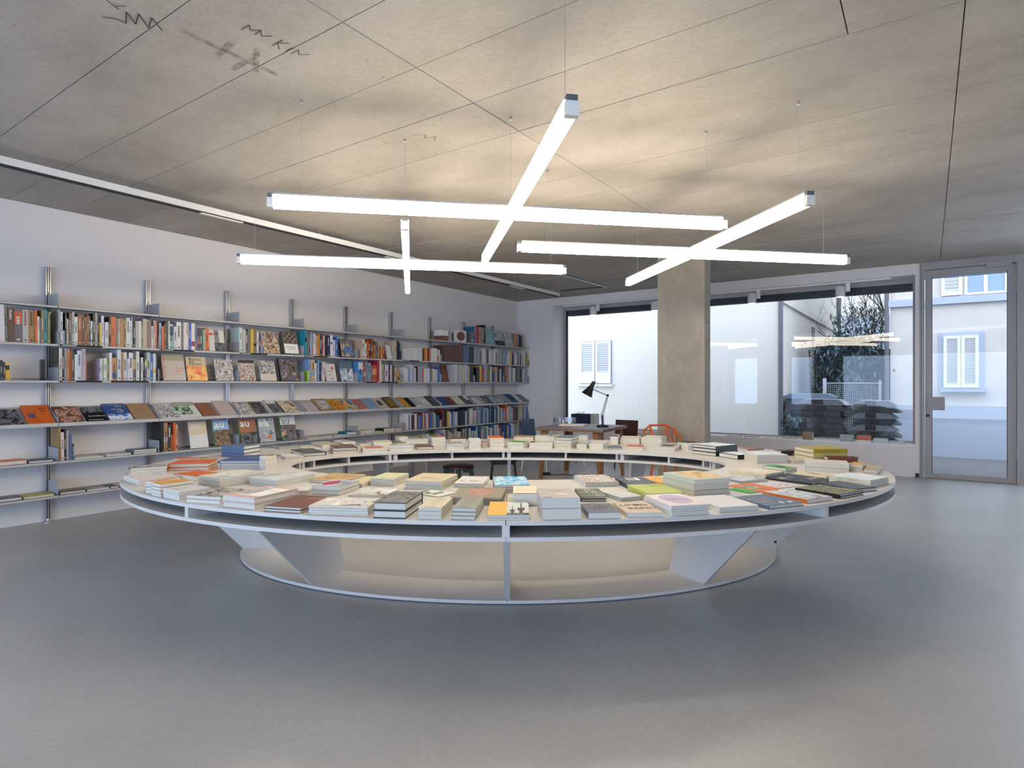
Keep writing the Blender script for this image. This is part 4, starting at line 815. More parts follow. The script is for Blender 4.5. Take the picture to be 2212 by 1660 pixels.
SHELF_ROWS = {
    ('A', 0): "1.766,0.0536,0.336,w,-9;1.82,0.0217,0.308,g,-9;1.843,0.0444,0.313,br,-7;1.889,0.0606,0.308,dph,-4;1.951,0.0428,0.304,lg,-4;1.995,0.0466,0.305,t,-2;2.042,0.0181,0.307,o,-4;2.062,0.015,0.254,w,-3;2.078,0.0118,0.243,g,-2;2.091,0.0184,0.316,ol,-2;2.11,0.0303,0.319,tl,-2;2.142,0.0187,0.301,ol,-1",
    ('A', 1): "2.23,0.0105,0.333,lg,0;2.242,0.0192,0.315,w,0;2.262,0.0166,0.134,lb,0;2.28,0.0139,0.31,k,0;2.295,0.0161,0.251,w,0;2.312,0.0162,0.318,dg,0;2.33,0.0093,0.307,t,0;2.34,0.0184,0.323,lg,0;2.36,0.0263,0.278,w,0;2.387,0.0365,0.306,do,0;2.425,0.0225,0.305,br,0;2.449,0.0147,0.285,t,0;2.465,0.0147,0.308,do,0;2.48,0.0177,0.297,dg,0;2.499,0.0164,0.248,w,0;2.517,0.0194,0.326,dgr,0;2.538,0.0173,0.332,lg,0;2.556,0.0174,0.304,k,0;2.575,0.0152,0.237,y,0;2.591,0.0221,0.308,w,0;2.614,0.0094,0.24,g,0;2.625,0.0329,0.247,w,0;2.659,0.0187,0.305,k,0;2.679,0.0427,0.309,o,0;2.723,0.0221,0.298,g,0;2.746,0.0183,0.291,be,0;2.766,0.0303,0.298,t,0;2.797,0.0226,0.287,t,0;2.821,0.0348,0.308,w,0;2.857,0.0173,0.283,w,0;2.875,0.0101,0.318,w,0;2.887,0.0215,0.309,k,0;2.909,0.0315,0.285,lg,0;2.942,0.0235,0.287,w,0;2.967,0.017,0.28,ol,0;2.985,0.0389,0.314,be,0;3.025,0.0452,0.291,ta,0;3.072,0.0175,0.243,w,0;3.09,0.0227,0.304,pk,3;3.114,0.0108,0.284,o,3",
    ('A', 2): "3.149,0.0261,0.285,lb,0;3.176,0.0192,0.252,o,0;3.197,0.0234,0.28,dg,0;3.221,0.0194,0.308,br,0;3.242,0.0154,0.309,w,0;3.258,0.0405,0.282,lbp,0;3.3,0.0325,0.255,w,0;3.334,0.0498,0.311,w,0;3.385,0.0246,0.3,g,0;3.411,0.0264,0.311,w,0;3.438,0.0293,0.309,w,0;3.469,0.0277,0.303,b,0;3.498,0.0386,0.311,w,0;3.537,0.03,0.282,bo,0;3.568,0.0275,0.262,nb,0;3.597,0.0286,0.25,dg,0;3.627,0.0307,0.248,lgr,0;3.659,0.0374,0.265,o,-4",
    ('A', 3): "4.073,0.0372,0.306,grw,0;4.111,0.0447,0.283,lg,0;4.157,0.0297,0.264,dol,0;4.188,0.0299,0.295,g,0;4.219,0.0406,0.298,y,0;4.261,0.0409,0.301,ol,0;4.303,0.0232,0.264,w,0;4.328,0.033,0.237,dg,0;4.362,0.0257,0.239,lb,0",
    ('A', 4): "5.01,0.0315,0.337,tl,0;5.043,0.0207,0.304,g,0;5.065,0.0219,0.314,br,0;5.088,0.0341,0.317,lb,0;5.123,0.016,0.121,o,0;5.14,0.0273,0.303,w,0;5.169,0.0193,0.291,be,0;5.189,0.0193,0.271,be,0;5.21,0.0329,0.295,to,0;5.244,0.0321,0.297,nb,0;5.277,0.0323,0.304,do,0;5.311,0.0199,0.288,w,0;5.332,0.0337,0.295,k,0;5.367,0.0543,0.294,nb,0;5.422,0.0419,0.306,w,0;5.465,0.0456,0.238,w,0;5.512,0.0394,0.285,b,0",
    ('A', 5): "5.965,0.0322,0.276,pk,0;5.998,0.053,0.28,w,0;6.052,0.0316,0.225,w,0;6.085,0.0404,0.256,o,0;6.127,0.0407,0.24,nb,0;6.169,0.0585,0.295,do,0;6.228,0.0339,0.207,to,0;6.263,0.0417,0.267,g,0;6.306,0.0306,0.201,y,0;6.338,0.0308,0.193,r,0;6.37,0.0284,0.185,y,0;6.4,0.0493,0.159,mg,0;6.633,0.019,0.129,lg,0;6.653,0.0462,0.295,be,0;6.7,0.0671,0.294,k,0;6.768,0.0336,0.257,nb,0",
    ('A', 6): "6.844,0.0305,0.192,w,0;6.875,0.0306,0.193,w,0;6.907,0.0308,0.195,w,0;6.939,0.031,0.197,w,0;6.971,0.0312,0.198,w,0;7.004,0.0313,0.2,w,0;7.036,0.0315,0.201,w,0;7.069,0.0317,0.203,w,0;7.102,0.0319,0.205,w,0;7.135,0.0321,0.206,w,0;7.168,0.0323,0.208,w,0;7.202,0.0291,0.209,w,0;7.232,0.0479,0.218,w,0;7.281,0.0209,0.201,br,0;7.303,0.0244,0.202,dgr,0;7.329,0.0418,0.21,o,0;7.372,0.0334,0.218,y,0;7.406,0.0284,0.219,nb,0;7.436,0.0338,0.215,r,0;7.471,0.0304,0.199,be,0;7.503,0.0483,0.219,w,0;7.552,0.047,0.222,w,0;7.6,0.0491,0.224,w,0;7.651,0.0386,0.1,o,0;7.69,0.0306,0.203,w,0",
    ('A', 7): "7.773,0.0468,0.288,bu,0;7.821,0.0472,0.29,bu,0;7.869,0.0476,0.293,bu,0;7.918,0.048,0.296,bu,0;7.967,0.0483,0.298,bu,0;8.017,0.0487,0.301,bu,0;8.067,0.0491,0.304,bu,0;8.117,0.0495,0.306,bu,0;8.168,0.0499,0.309,bu,0;8.219,0.0503,0.312,bu,0;8.27,0.0507,0.314,bu,0;8.322,0.039,0.317,bu,0;8.362,0.0515,0.306,st,0;8.415,0.0519,0.307,st,0;8.468,0.0441,0.305,st,0;8.513,0.0652,0.302,nb,0;8.58,0.0612,0.306,nb,0",
    ('A', 8): "8.683,0.0304,0.279,lg,0;8.715,0.0258,0.288,lb,0;8.742,0.036,0.227,g,0;8.779,0.0276,0.247,w,0;8.808,0.0245,0.26,lb,0;8.833,0.0362,0.24,dg,0;8.871,0.0543,0.227,lg,0;8.926,0.0502,0.289,w,0;8.977,0.0489,0.287,w,0;9.028,0.0299,0.293,g,0;9.059,0.0409,0.276,dg,0;9.101,0.0318,0.288,w,0;9.134,0.0282,0.236,w,0;9.163,0.0259,0.268,w,0;9.19,0.0297,0.256,lg,0;9.221,0.0546,0.244,lg,0;9.277,0.0512,0.284,w,0;9.329,0.0504,0.224,g,0;9.381,0.0502,0.3,w,0;9.432,0.0289,0.263,t,0;9.463,0.033,0.276,lb,0;9.497,0.0441,0.3,lg,0",
    ('A', 9): "9.602,0.0263,0.207,lg,0;9.629,0.058,0.266,lb,0;9.689,0.0476,0.202,lg,0;9.738,0.0403,0.229,w,0;9.779,0.0307,0.27,w,0;9.811,0.0401,0.278,y,0;9.852,0.0459,0.261,lg,0;9.899,0.0476,0.226,dg,0;9.948,0.0312,0.28,lg,0;9.981,0.0359,0.212,w,0;10.018,0.0553,0.254,w,0;10.074,0.0503,0.23,g,0;10.126,0.0342,0.233,be,0;10.161,0.0456,0.215,k,0;10.208,0.0561,0.272,lg,0;10.265,0.0284,0.251,be,0;10.295,0.0588,0.288,w,0;10.355,0.0347,0.282,lg,0;10.391,0.0248,0.205,g,0;10.417,0.0372,0.266,y,0",
    ('B', 0): "1.748,0.0165,0.224,lgr,-9;1.766,0.0195,0.202,tl,-10;1.786,0.0227,0.18,nb,-10;1.81,0.015,0.165,dg,-10;1.826,0.0308,0.159,y,-12",
    ('B', 1): "2.23,0.0262,0.312,w,0;2.257,0.0193,0.309,k,0;2.278,0.0194,0.314,lb,0;2.299,0.0196,0.307,to,0;2.319,0.0197,0.287,do,0;2.34,0.0212,0.284,dg,0;2.363,0.0221,0.256,w,0;2.386,0.0343,0.295,w,0;2.421,0.0311,0.313,lg,0;2.454,0.0096,0.218,o,0;2.575,0.01,0.218,lg,0;2.586,0.0138,0.223,w,0;2.601,0.0123,0.223,lgr,0;2.614,0.0268,0.228,w,0;2.642,0.0216,0.221,ol,0;2.665,0.0256,0.286,w,0;2.692,0.0351,0.236,op,0;2.728,0.0089,0.253,g,0;2.738,0.034,0.32,w,0;2.773,0.0224,0.295,t,0;2.797,0.0345,0.297,w,0;2.833,0.0156,0.231,w,0;2.85,0.0383,0.295,w,0;2.889,0.0289,0.291,dgp,0;2.919,0.0299,0.311,w,0;2.95,0.0153,0.249,nb,0;2.967,0.017,0.249,w,0;2.985,0.0154,0.246,k,0;3.002,0.0189,0.273,pu,0;3.022,0.0358,0.302,lg,0;3.059,0.026,0.294,b,0;3.086,0.0262,0.295,w,0;3.113,0.0117,0.305,k,0",
    ('B', 4): "5.043,0.0288,0.144,lm,0;5.073,0.031,0.299,lb,0;5.105,0.0576,0.292,pe,0;5.164,0.0264,0.25,w,0;5.191,0.0194,0.289,b,0;5.212,0.0225,0.294,lb,0;5.236,0.0372,0.261,nb,0;5.274,0.0228,0.27,lg,0;5.298,0.0324,0.271,w,0",
    ('B', 5): "5.924,0.0906,0.297,lbw,0;6.016,0.0374,0.298,do,0;6.055,0.0328,0.299,lb,0;6.089,0.0318,0.286,ta,0;6.122,0.0456,0.287,lb,0;6.169,0.0137,0.231,g,0;6.184,0.109,0.253,dop,0;6.294,0.0432,0.325,mg,0;6.338,0.0436,0.325,w,0;6.383,0.044,0.266,be,0;6.428,0.0183,0.252,k,0;6.448,0.0839,0.259,w,0;6.533,0.0253,0.259,k,0;6.559,0.0347,0.26,w,0;6.595,0.0565,0.257,br,0;6.653,0.0353,0.213,w,0",
    ('B', 6): "6.859,0.0385,0.235,w,0;6.899,0.0468,0.213,w,0;6.947,0.0634,0.214,lb,0;7.012,0.0347,0.284,w,0;7.048,0.053,0.274,lg,0;7.102,0.0335,0.228,w,0;7.137,0.0388,0.253,nb,0;7.177,0.0441,0.26,be,0;7.222,0.0631,0.249,lb,0;7.286,0.0415,0.227,o,0;7.329,0.0504,0.228,w,0;7.38,0.0421,0.223,w,0;7.424,0.046,0.224,w,0;7.471,0.0481,0.225,g,0;7.52,0.0521,0.226,be,0;7.573,0.0435,0.215,w,0;7.618,0.0439,0.216,lg,0;7.663,0.046,0.253,b,0;7.71,0.0105,0.181,w,0",
    ('B', 7): "7.998,0.1046,0.287,wst,0;8.103,0.0866,0.315,w,0;8.221,0.0483,0.304,pa,0;8.27,0.0487,0.312,pa,0;8.32,0.0491,0.294,pa,0;8.371,0.0495,0.315,pa,0;8.421,0.0499,0.31,pa,0;8.472,0.0296,0.291,lb,0;8.503,0.0339,0.285,y,0;8.538,0.0466,0.273,nb,0;8.586,0.0549,0.275,dg,0",
    ('B', 8): "8.727,0.0373,0.278,k,0;8.766,0.0677,0.279,nb,0;8.835,0.0597,0.307,y,4;8.896,0.0646,0.282,r,0;8.961,0.0921,0.325,lbp,0;9.055,0.1001,0.307,ol,0;9.156,0.0443,0.301,w,0;9.202,0.063,0.207,nb,0;9.266,0.0566,0.208,b,0;9.324,0.0501,0.292,pe,0;9.375,0.093,0.28,dg,0;9.469,0.0464,0.26,w,0;9.517,0.0433,0.283,nb,0",
    ('B', 9): "9.647,0.0378,0.299,g,0;9.686,0.0528,0.321,co,0;9.74,0.0631,0.301,be,0;9.804,0.0536,0.317,w,0;9.859,0.0591,0.261,g,0;9.919,0.0749,0.291,w,0;9.995,0.086,0.264,ta,0;10.082,0.0818,0.324,g,0;10.165,0.0986,0.268,dg,0;10.265,0.0518,0.269,w,0;10.318,0.0522,0.325,lg,0;10.372,0.1013,0.265,lbp,0",
    ('D', 1): "2.23,0.0198,0.318,t,-5;2.251,0.025,0.273,w,-5;2.277,0.0179,0.298,k,-5;2.296,0.0194,0.288,lg,-4;2.317,0.0225,0.247,st,-2;2.341,0.0137,0.154,dg,0",
    ('D', 2): "3.163,0.0337,0.325,k,0;3.197,0.0384,0.314,t,1;3.237,0.0352,0.289,dg,0;3.273,0.0203,0.181,o,0;3.295,0.0249,0.309,o,1;3.321,0.0214,0.29,pe,1",
    ('D', 6): "6.914,0.0358,0.21,w,0;6.951,0.0213,0.262,w,0;6.973,0.0183,0.24,b,0;6.993,0.0307,0.267,w,0;7.025,0.024,0.235,do,0;7.05,0.0446,0.23,dg,0;7.096,0.0205,0.224,w,0;7.118,0.0317,0.256,w,0;7.151,0.0385,0.257,br,0;7.19,0.0284,0.215,lg,0;7.22,0.0444,0.224,b,0;7.265,0.0303,0.267,do,0;7.297,0.0238,0.26,lg,0;7.322,0.0285,0.267,g,0;7.352,0.0182,0.203,o,0;7.371,0.0288,0.254,lg,0;7.401,0.024,0.247,w,0;7.426,0.0416,0.261,r,0;7.469,0.04,0.24,b,0;7.51,0.0309,0.265,g,0;7.542,0.018,0.256,g,0;7.561,0.0242,0.265,lg,0;7.587,0.0238,0.243,lg,0;7.612,0.0229,0.208,b,0;7.636,0.0235,0.261,k,0;7.661,0.0411,0.204,g,0",
    ('D', 7): "7.763,0.0243,0.255,nb,0;7.788,0.038,0.297,r,0;7.828,0.0444,0.229,k,0;7.873,0.0366,0.302,dg,0;7.911,0.0434,0.266,y,0;7.956,0.0474,0.257,w,0;8.004,0.0328,0.226,pk,0;8.038,0.0217,0.277,nb,0;8.061,0.0407,0.258,lb,0;8.103,0.0228,0.253,lb,0;8.127,0.0365,0.236,w,0;8.165,0.0272,0.249,be,0;8.193,0.0431,0.243,nb,0;8.237,0.0206,0.284,nb,0;8.259,0.0217,0.278,k,0;8.282,0.0463,0.269,nb,0;8.329,0.0471,0.291,nb,0;8.378,0.0284,0.267,dg,0;8.407,0.0299,0.242,w,0;8.439,0.0216,0.252,lb,0;8.461,0.0488,0.309,nb,0;8.511,0.0332,0.281,be,0;8.546,0.0256,0.269,w,0;8.573,0.0493,0.29,w,0",
    ('D', 8): "8.683,0.0455,0.254,w,0;8.73,0.033,0.288,g,0;8.764,0.031,0.316,lg,0;8.796,0.0362,0.247,lg,0;8.833,0.0296,0.305,lb,0;8.864,0.0255,0.253,nb,0;8.891,0.0356,0.319,st,0;8.928,0.0469,0.286,lb,0;8.976,0.0281,0.301,lb,0;9.005,0.0308,0.254,dg,0;9.037,0.0358,0.294,lb,0;9.074,0.0379,0.258,w,0;9.113,0.0363,0.307,nb,0;9.151,0.0265,0.308,lb,0;9.179,0.0456,0.272,nb,0;9.225,0.024,0.259,dg,0;9.25,0.0413,0.296,nb,0;9.293,0.0379,0.269,lb,0;9.332,0.0439,0.266,st,0;9.377,0.0205,0.282,dg,0;9.399,0.037,0.312,w,0;9.437,0.0445,0.281,lg,0;9.483,0.0278,0.265,dg,0;9.512,0.029,0.273,w,0",
    ('D', 9): "9.602,0.0305,0.246,lb,0;9.634,0.0528,0.246,o,0;9.688,0.0376,0.325,o,0;9.726,0.0412,0.276,w,0;9.769,0.0503,0.301,lg,0;9.82,0.0357,0.304,lg,0;9.857,0.0352,0.264,lg,0;9.894,0.0228,0.262,w,0;9.918,0.0394,0.258,br,0;9.958,0.0376,0.247,b,0;9.997,0.0551,0.246,br,0;10.053,0.0436,0.266,br,0;10.098,0.0338,0.303,be,0;10.133,0.0493,0.253,lb,0;10.184,0.0532,0.326,be,0;10.238,0.0479,0.305,lg,0;10.287,0.0385,0.273,do,0;10.327,0.0439,0.305,lg,0;10.372,0.0382,0.254,lb,0;10.411,0.0426,0.254,b,0",
    ('E', 6): "6.844,0.0388,0.22,ol,0;6.884,0.0243,0.232,o,0;6.91,0.0278,0.24,be,0;6.939,0.0524,0.194,ol,0;6.992,0.0309,0.228,pa,0;7.024,0.0356,0.183,o,0;7.061,0.0457,0.213,w,0;7.108,0.0519,0.191,be,0;7.161,0.0334,0.212,w,0;7.195,0.0354,0.227,y,0;7.232,0.0367,0.188,pa,0;7.27,0.0229,0.192,o,0;7.294,0.0524,0.214,w,0;7.348,0.0226,0.227,lg,0;7.372,0.0553,0.232,w,0;7.428,0.0273,0.232,w,0;7.457,0.0274,0.212,do,0;7.485,0.0515,0.203,w,0;7.538,0.0506,0.235,ol,0;7.59,0.03,0.22,o,0;7.621,0.0412,0.206,pa,0;7.663,0.0385,0.22,w,0",
    ('E', 7): "7.763,0.0254,0.248,lg,0;7.79,0.0214,0.214,dg,0;7.812,0.0431,0.278,w,0;7.856,0.047,0.269,g,0;7.905,0.0405,0.245,g,0;7.946,0.0228,0.263,be,0;7.97,0.0492,0.226,lg,0;8.021,0.0445,0.201,be,0;8.067,0.0348,0.275,g,0;8.103,0.0192,0.227,be,0;8.123,0.045,0.276,be,0;8.169,0.0383,0.226,lg,0;8.209,0.0383,0.22,w,0;8.248,0.0198,0.207,be,0;8.269,0.0417,0.221,g,0;8.312,0.0203,0.254,k,0;8.333,0.0338,0.249,w,0;8.369,0.0236,0.207,k,0;8.393,0.0302,0.25,lg,0;8.425,0.0465,0.275,g,0;8.472,0.0421,0.254,dg,0;8.516,0.0442,0.261,w,0;8.561,0.0283,0.201,lg,0;8.591,0.0311,0.213,lg,0",
    ('E', 8): "8.683,0.0313,0.204,w,0;8.715,0.0197,0.276,b,0;8.736,0.0389,0.275,w,0;8.776,0.0257,0.254,k,0;8.803,0.0409,0.256,b,0;8.845,0.033,0.254,do,0;8.88,0.0212,0.208,w,0;8.902,0.0375,0.264,lb,0;8.941,0.0352,0.238,lg,0;8.977,0.0443,0.24,g,0;9.023,0.0417,0.229,lb,0;9.066,0.0375,0.267,w,0;9.104,0.0378,0.214,g,0;9.143,0.039,0.218,w,0;9.184,0.0356,0.229,w,0;9.22,0.0243,0.275,b,0;9.246,0.0333,0.228,g,0;9.28,0.0344,0.243,lg,0;9.316,0.0372,0.276,w,0;9.354,0.0382,0.28,lg,0;9.394,0.0402,0.279,w,0;9.435,0.0441,0.202,lg,0;9.48,0.0215,0.215,g,0;9.503,0.0378,0.275,do,0",
    ('E', 9): "9.602,0.0561,0.274,b,0;9.659,0.0565,0.234,br,0;9.717,0.0511,0.239,lg,0;9.769,0.0512,0.268,b,0;9.822,0.0284,0.251,b,0;9.851,0.0581,0.284,w,0;9.911,0.0446,0.27,w,0;9.956,0.0351,0.235,lb,0;9.993,0.0228,0.239,lg,0;10.017,0.0475,0.263,lg,0;10.065,0.0385,0.234,lg,0;10.105,0.0491,0.294,be,0;10.155,0.0555,0.273,br,0;10.212,0.0481,0.295,lb,0;10.261,0.0301,0.268,be,0;10.293,0.0344,0.223,w,0;10.328,0.0439,0.249,b,0;10.373,0.0245,0.26,lb,0;10.399,0.0254,0.226,br,0;10.425,0.0283,0.236,w,0",
    ('T', 8): "8.586,0.0724,0.215,g,0;8.66,0.0583,0.312,tb,0;8.719,0.046,0.315,co,0;8.766,0.0463,0.319,r,0;8.813,0.0488,0.316,be,0;8.863,0.0273,0.319,ol,0;8.891,0.0362,0.308,co,0;8.928,0.043,0.311,lg,0;8.973,0.0367,0.368,k,0;9.01,0.0391,0.365,lg,0",
}
FACE_OUT = [
    ('A', 2, 3.718, 0.199, 0.251, 0.018, 'white', 'r:.4,.0,.68,1,grey;r:.05,.75,.35,.85,coral;r:.42,.8,.66,.86,rust;p:.35,.0,1,.4,ink', 'white book with a grey band and red lettering, facing out on the upper book row'),
    ('A', 3, 4.409, 0.245, 0.275, 0.02, 'brownph', 'p:0,0,1,1,hall', 'brown book with an arched hall photo, facing out on the upper book row'),
    ('A', 3, 4.717, 0.225, 0.302, 0.045, 'ta', 'r:.04,.03,.96,.45,white;g:.08,.5,.92,.95,thumb;l:.2,.3,.8;l:.25,.22,.75', 'thick book with a grid of small photos, facing out on the upper book row'),
    ('A', 4, 5.64, 0.235, 0.26, 0.02, 'black', 'p:.03,.03,.97,.97,rocks', 'black framed book with a blue sky over rocks, facing out on the upper row'),
    ('A', 5, 6.527, 0.1, 0.221, 0.012, 'white', 'r:.0,.7,1,1,pale', 'plain white booklet leaning back beside the magenta spine'),
    ('B', 2, 3.208, 0.243, 0.297, 0.02, 'rosew', 'r:0,.75,1,1,khaki;V:.12,.1,.05,benedikt huber,coral;l:.55,.45,.9,coral;l:.58,.35,.85,coral;l:.6,.27,.75,coral', 'pale book with vertical coral lettering, facing out on the second book row'),
    ('B', 2, 3.474, 0.225, 0.274, 0.02, 'peachw', 'p:.0,.0,1,.62,sunray;T:u:.15,.84,.038,Raume,black;T:u:.15,.74,.038,fur,black;T:u:.15,.64,.038,Kinder,black', 'pale yellow book titled Raume fur Kinder with a coral sunburst, facing out'),
    ('B', 2, 3.799, 0.226, 0.258, 0.02, 'grey', 'p:0,0,1,1,tree', 'grey book with a tree and water photo, facing out on the second book row'),
    ('B', 3, 4.1, 0.212, 0.257, 0.02, 'pale', 'p:0,0,1,1,collage;r:.0,.85,1,1,umber', 'book with a pink and brown interior photo, facing out on the second row'),
    ('B', 3, 4.382, 0.221, 0.258, 0.02, 'pale', 'p:.0,.35,1,1,city;r:0,0,1,.35,rosew', 'book with a city model photo above a pale band, facing out'),
    ('B', 3, 4.665, 0.277, 0.296, 0.03, 'charcoal', 'p:.02,.02,.98,.98,village', 'dark book with a night village photo, facing out on the second book row'),
    ('B', 4, 5.387, 0.173, 0.244, 0.018, 'white', 'e:.7,.75,.13,.1,coral;l:.15,.55,.7;l:.2,.35,.6;r:.5,.1,.65,.22,grey', 'white book with a coral dot, facing out on the second book row'),
    ('B', 4, 5.64, 0.235, 0.31, 0.02, 'steel', 'g:.0,.5,1,1,lattice;p:0,0,1,.6,lily', 'blue-grey book with white flower petals, facing out on the second book row'),
    ('B', 5, 6.742, 0.062, 0.201, 0.012, 'sand', 'r:.3,.1,.8,.4,umber', 'small sand-coloured book leaning at the end of the second row'),
    ('B', 7, 7.827, 0.165, 0.296, 0.02, 'brick', 'r:.0,.72,1,1,rust', 'terracotta book facing out on the second row near the brown series'),
    ('D', 2, 3.503, 0.208, 0.304, 0.015, 'white', 'r:0,.5,1,1,beige;T:u:.15,.72,.085,au,pale', 'white magazine with a beige top half and faint au lettering, facing out'),
    ('D', 2, 3.788, 0.196, 0.309, 0.016, 'green', 'p:0,0,1,.62,earth;r:0,.62,1,1,skyb;T:u:.08,.7,.1,au,white', 'au magazine with a pale blue top and brown desert photo, facing out'),
    ('D', 3, 4.117, 0.223, 0.303, 0.016, 'mustard', 'r:0,.45,1,1,clay;p:0,0,1,.45,ink;T:u:.05,.68,.1,au,white', 'au magazine with a taupe top and dark photo, facing out'),
    ('D', 3, 4.371, 0.222, 0.297, 0.016, 'grey', 'p:0,0,1,1,stone;T:u:.05,.66,.1,au,white;e:.6,.2,.13,.06,orange', 'au magazine with a grey sea photo and orange spot, facing out'),
    ('D', 3, 4.685, 0.223, 0.308, 0.02, 'green', 'p:0,0,1,.65,village;r:0,.65,1,1,pale;T:u:.08,.68,.1,au,grey', 'au magazine with a brown village photo next to the end panel, facing out'),
    ('T', 7, 8.121, 0.345, 0.217, 0.1, 'white', 'e:.55,.5,.33,.38,rust', 'white slipcase with a big rust brown circle on the top shelf'),
    ('T', 8, 9.097, 0.247, 0.327, 0.02, 'aqua', 'w:.15,.5,.85,.13,white;w:.2,.32,.8,.1,white', 'pale aqua book leaning on the top shelf'),
    ('T', 8, 9.367, 0.31, 0.296, 0.05, 'lgrey', 'p:0,.3,1,1,stone;r:0,0,1,.3,charcoal', 'book with a misty mountain photo on the top shelf'),
    ('T', 9, 9.739, 0.25, 0.288, 0.02, 'white', 'p:0,0,1,1,zebra', 'black and white zebra patterned book on the top shelf'),
]
